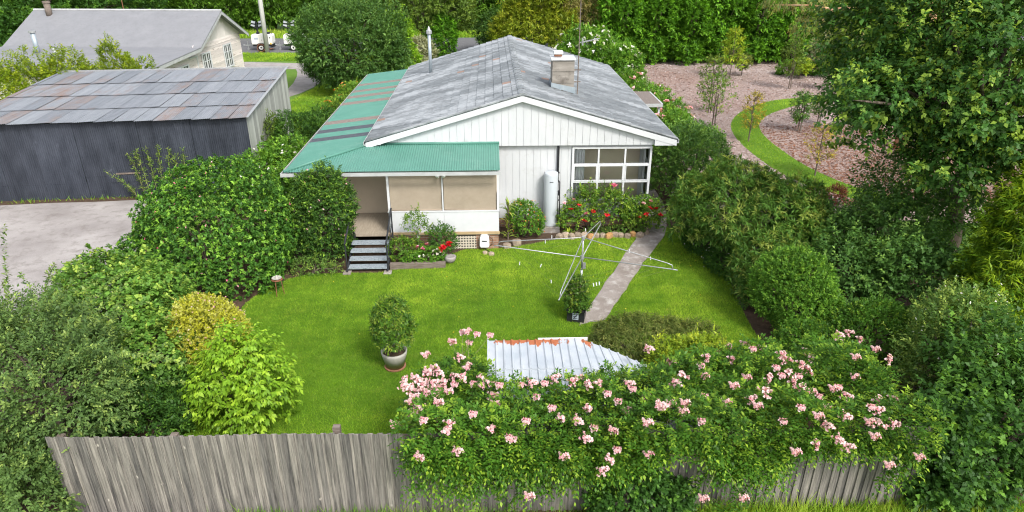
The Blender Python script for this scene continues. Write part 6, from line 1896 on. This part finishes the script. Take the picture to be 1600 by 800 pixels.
VFLOWERS = [(-1.53, 10.02, 2.2, 2), (-1.41, 9.94, 2.11, 2), (-1.25, 10.16, 2.07, 1), (-1.36, 9.82, 2.02, 2), (-1.45, 9.63, 2.08, 1), (-1.22, 10.01, 1.98, 2), (-1.1, 10.12, 1.98, 1), (-1, 9.77, 2.1, 1), (-0.93, 10.04, 2.06, 1), (-1.2, 10.41, 2.16, 1), (-1.09, 10.52, 2.15, 1), (-0.88, 10.22, 2.04, 1), (-1.26, 9.54, 2.03, 1), (-1.41, 10.19, 2.18, 1), (-0.7, 10.08, 2.06, 0), (-0.36, 10.07, 2.08, 0), (-0.22, 9.91, 2.14, 1), (0.09, 9.74, 2.25, 0), (0.45, 9.72, 2.28, 0), (0.87, 9.73, 2.29, 0), (4.43, 11.33, 1.81, 0), (4.85, 11.37, 1.71, 0), (5.02, 9.99, 2.15, 0), (5.36, 9.97, 2.16, 0), (4.94, 10.2, 2.15, 0), (5.97, 8.99, 2.2, 0), (5.56, 9.38, 2.17, 0), (6, 9.62, 2.18, 0), (3.71, 10.76, 1.79, 0), (2.38, 9.74, 2.12, 0), (1.85, 9.58, 2.11, 0), (0.94, 9.24, 2.13, 0), (0.5, 8.94, 2.11, 0), (-0.34, 9.15, 2.1, 0), (3.61, 9.51, 2.12, 0), (3.25, 8.8, 2.15, 0), (4.86, 9.03, 2.19, 0), (4.64, 8.83, 2.1, 0), (-1.47, 9.85, 2.11, 3), (-1.33, 10.08, 2.1, 3), (-1.2, 10.31, 2.1, 3), (-1.37, 9.7, 1.99, 3), (-1.21, 9.42, 2.04, 2), (-1.06, 10.24, 1.98, 2), (-0.96, 10.49, 2.01, 2), (-1.56, 9.92, 2.17, 2), (-1.11, 9.81, 2.04, 2), (-0.8, 9.86, 2.11, 1), (-0.91, 9.48, 2.12, 1), (-0.52, 11.32, 2.65, 1), (-0.31, 11.25, 2.38, 0), (-0.03, 11.26, 2.38, 0), (-0.58, 11.22, 2.45, 0), (-0.78, 10.98, 2.41, 1), (-0.46, 11.13, 2.27, 0), (-1.26, 10.66, 2.34, 1), (-1.31, 9.93, 2.04, 3), (-1.41, 9.42, 1.98, 1), (-0.61, 10.83, 2.12, 2), (-0.68, 10.29, 2.07, 2), (-0.52, 10.22, 2.09, 2), (-0.49, 10.62, 2.05, 1), (-0.22, 10.2, 2.12, 1), (-1.68, 9.22, 1.92, 1), (-0.71, 8.9, 2.13, 2), (-0.75, 8.8, 2.08, 1), (-0.07, 8.8, 2.1, 1), (-0.02, 9.59, 2.15, 2), (0.01, 9.37, 2.16, 1), (-1.1, 9.07, 2.05, 0), (0.66, 9.68, 2.37, 2), (1.07, 9.76, 2.4, 2), (1.31, 9.71, 2.3, 2), (1.59, 9.71, 2.2, 2), (1.48, 9.8, 2.36, 1), (1.71, 9.78, 2.18, 1), (0.7, 9.56, 2.11, 0), (-0.07, 9.97, 2.15, 1), (0.28, 8.68, 1.98, 0), (-1.17, 8.34, 1.99, 1), (-0.56, 8.56, 1.9, 2), (0.23, 8.68, 2.02, 0), (1.07, 8.96, 2.17, 1), (1.36, 8.89, 2.17, 2), (1.6, 8.85, 2.03, 0), (1.9, 8.77, 2.06, 1), (1.48, 8.69, 1.98, 2), (1.52, 9.18, 2.17, 1), (2.2, 9.15, 2.16, 1), (2.38, 8.84, 2.14, 1), (2.03, 9.37, 2.13, 0), (2.34, 9.86, 2.14, 2), (2.61, 9.49, 2.15, 1), (2.61, 9.19, 2.16, 1), (1.95, 8.59, 1.8, 0), (2.42, 8.4, 1.88, 1), (1.83, 8.44, 1.76, 1), (1.08, 8.39, 1.89, 1), (1.71, 8.31, 1.64, 2), (2.95, 10.81, 2.28, 2), (3.35, 10.86, 1.89, 2), (3.94, 11.06, 1.8, 2), (4.45, 11.13, 1.71, 2), (4.64, 11.37, 1.91, 2), (4.99, 11.44, 1.96, 1), (5.4, 11.48, 1.82, 1), (3.35, 10.22, 2, 3), (3.15, 9.86, 2.12, 2), (3.74, 10.15, 2.1, 1), (4.08, 9.73, 2.17, 1), (4.51, 10.01, 2.17, 1), (4.77, 9.92, 2.18, 2), (5.14, 10.52, 2.05, 3), (5.09, 10.87, 1.89, 2), (5.77, 11.31, 1.73, 3), (5.43, 10.32, 2.15, 2), (6.27, 11.48, 1.72, 2), (5.96, 10.8, 1.96, 3), (5.6, 10.12, 2.19, 3), (5.16, 9.98, 2.18, 3), (5.2, 9.78, 2.19, 2), (5.34, 9.58, 2.2, 3), (5.46, 9.5, 2.21, 1), (4.47, 9.41, 2.22, 3), (4.29, 9.3, 2.2, 2), (4.32, 9.12, 2.22, 1), (3.89, 9.28, 2.19, 1), (2.67, 9.2, 2.17, 2), (2.81, 9.26, 2.16, 1), (3.05, 9.28, 2.15, 1), (3, 9.04, 2.18, 1), (7.09, 11.74, 1.93, 2), (7.3, 11.79, 1.93, 2), (7.34, 11.51, 1.96, 2), (6.88, 11.64, 1.78, 1), (7.32, 10.89, 2.14, 1), (6.42, 10.58, 2.07, 1), (7.3, 10.45, 2.2, 2), (6.33, 9.9, 2.2, 1), (5.87, 9.57, 2.22, 1), (6, 9.3, 2.22, 2), (5.51, 9.03, 2.23, 1), (5.61, 8.78, 2.24, 2), (6.09, 8.87, 2.25, 2), (6.43, 9.19, 2.23, 2), (6.73, 9.25, 2.19, 2), (5.9, 8.65, 2.23, 1), (6.09, 8.55, 2.22, 3), (6.01, 8.41, 2.14, 1), (6.38, 8.6, 2.22, 2), (5.26, 8.57, 2.21, 2), (5.02, 8.33, 2.06, 2), (5.46, 8.37, 2.1, 2), (5.58, 8.29, 2.02, 2), (4.75, 8.33, 1.93, 1), (5.07, 8.79, 2.24, 1), (0.55, 7.95, 1.3, 1), (3.28, 8.17, 0.97, 1), (3.98, 8.19, 1.13, 1), (6.28, 8.27, 1.67, 1), (6.81, 8.37, 1.73, 1)]  # FLOWERS
def flower_cluster(seed, size):
    r = np.random.default_rng(seed)
    k = 15
    d = unit(r.normal(0, 1, (k, 3)) + np.array([0, -.5, .9]))
    c = d * size * r.uniform(.5, 1, (k, 1)) * np.array([1.25, 1, .8])
    v, t = leaf_cloud(r, c, d, 5, .034, .036, 'rosette', .01, 68, 0, .75, size_var=.15)
    tb, tt = leaf_cloud(r, c - d * .045, d, 3, .06, .018, 'rosette', 0, 8, 0, 0)
    tt[:, 0] *= .4
    return np.concatenate([v, tb]), np.concatenate([t, tt])
cms = [flower_cluster(900 + i, s_) for i, s_ in enumerate((.05, .07, .09, .11, .045))]
cme = {}
BL = np.array(blobs_)
VP = P[::3]
stalks, sp_, sd_ = MB(), [], []
rest_v, rest_t = [], []
for i, (fx, fy, fz, kind_) in enumerate(sorted(VFLOWERS, key=lambda q: -(q[3] % 4 if q[3] < 4 else 0))):
    q = np.array([fx, fy, fz]); out = unit(np.array([0, -.75, .65]))
    for _ in range(30):
        if (np.sum(((q - BL[:, :3]) / (BL[:, 3:] * 1.12 + .02)) ** 2, axis=1) > 1).all(): break
        q = q + out * .04
    dn = np.linalg.norm(VP - q, axis=1)
    if dn.min() > .3 and kind_ < 2:             # an outlying spray: draw it back to the plant on a leafy shoot
        k_ = VP[np.argsort(dn)[8]]
        if dn.min() > .55:
            q = q + (k_ - q) * (1 - .55 / dn.min())
        md = (q + k_) / 2 + np.array([0, 0, -.05])
        stalks.tube([tuple(k_ - VO), tuple(md - VO), tuple(q - VO)], [.008, .006, .004], 5)
        for f_ in (.15, .4, .6, .8):
            sp_.append(k_ + (q - k_) * f_ - VO); sd_.append([rng.normal(0, .6), rng.normal(0, .6), .3])
    fx, fy, fz = (float(c) for c in q)
    if i >= 100:
        rest_v.append(cms[kind_][0] + np.array([fx - 3, fy - 9.4, fz])); rest_t.append(cms[kind_][1]); continue
    if kind_ not in cme:
        o = mesh_np('blossom', cms[kind_][0], 4, cms[kind_][1], M['trumpet'], vine); cme[kind_] = o.data
    else:
        o = bpy.data.objects.new('blossom', cme[kind_]); C.objects.link(o); o.parent = vine
    o.location = (fx - 3, fy - 9.4, fz)
    o.rotation_euler = (rng.uniform(-.3, .3), rng.uniform(-.4, .4), rng.uniform(-1.2, 1.2))

if rest_v:
    mesh_np('blossoms', np.concatenate(rest_v), 4, np.concatenate(rest_t), M['trumpet'], vine)['kind'] = 'stuff'
if sp_:
    stalks.build('flower_stalk', M['weed_stem'], vine)['kind'] = 'stuff'
    v, t = leaf_cloud(rng, np.array(sp_), unit(np.array(sd_)), 7, .055, .026, 'pinnate', .16, 55, .3, .4)
    mesh_np('shoot_leaves', v, 4, t, M['leaf_vine'], vine)
# long grass at the foot of the fence
blades('fence_grass', [(-7.6, 7.6), (3.4, 7.6), (3.4, 8.9), (-1.5, 9.05), (-2.3, 9.1), (-4.6, 9.15), (-4.7, 8.9), (-7.6, 8.8)], [], 16000, .3, .018, 61, 'long_grass', 'long green grass at the foot of the fence', 0, lean=.35)
blades('corner_grass', [(3.4, 7.6), (9.5, 7.6), (9.5, 9.0), (3.4, 9.0)], [], 10500, .34, .018, 62, 'long_grass', 'long uncut grass below the fence at the right', 0, lean=.35)
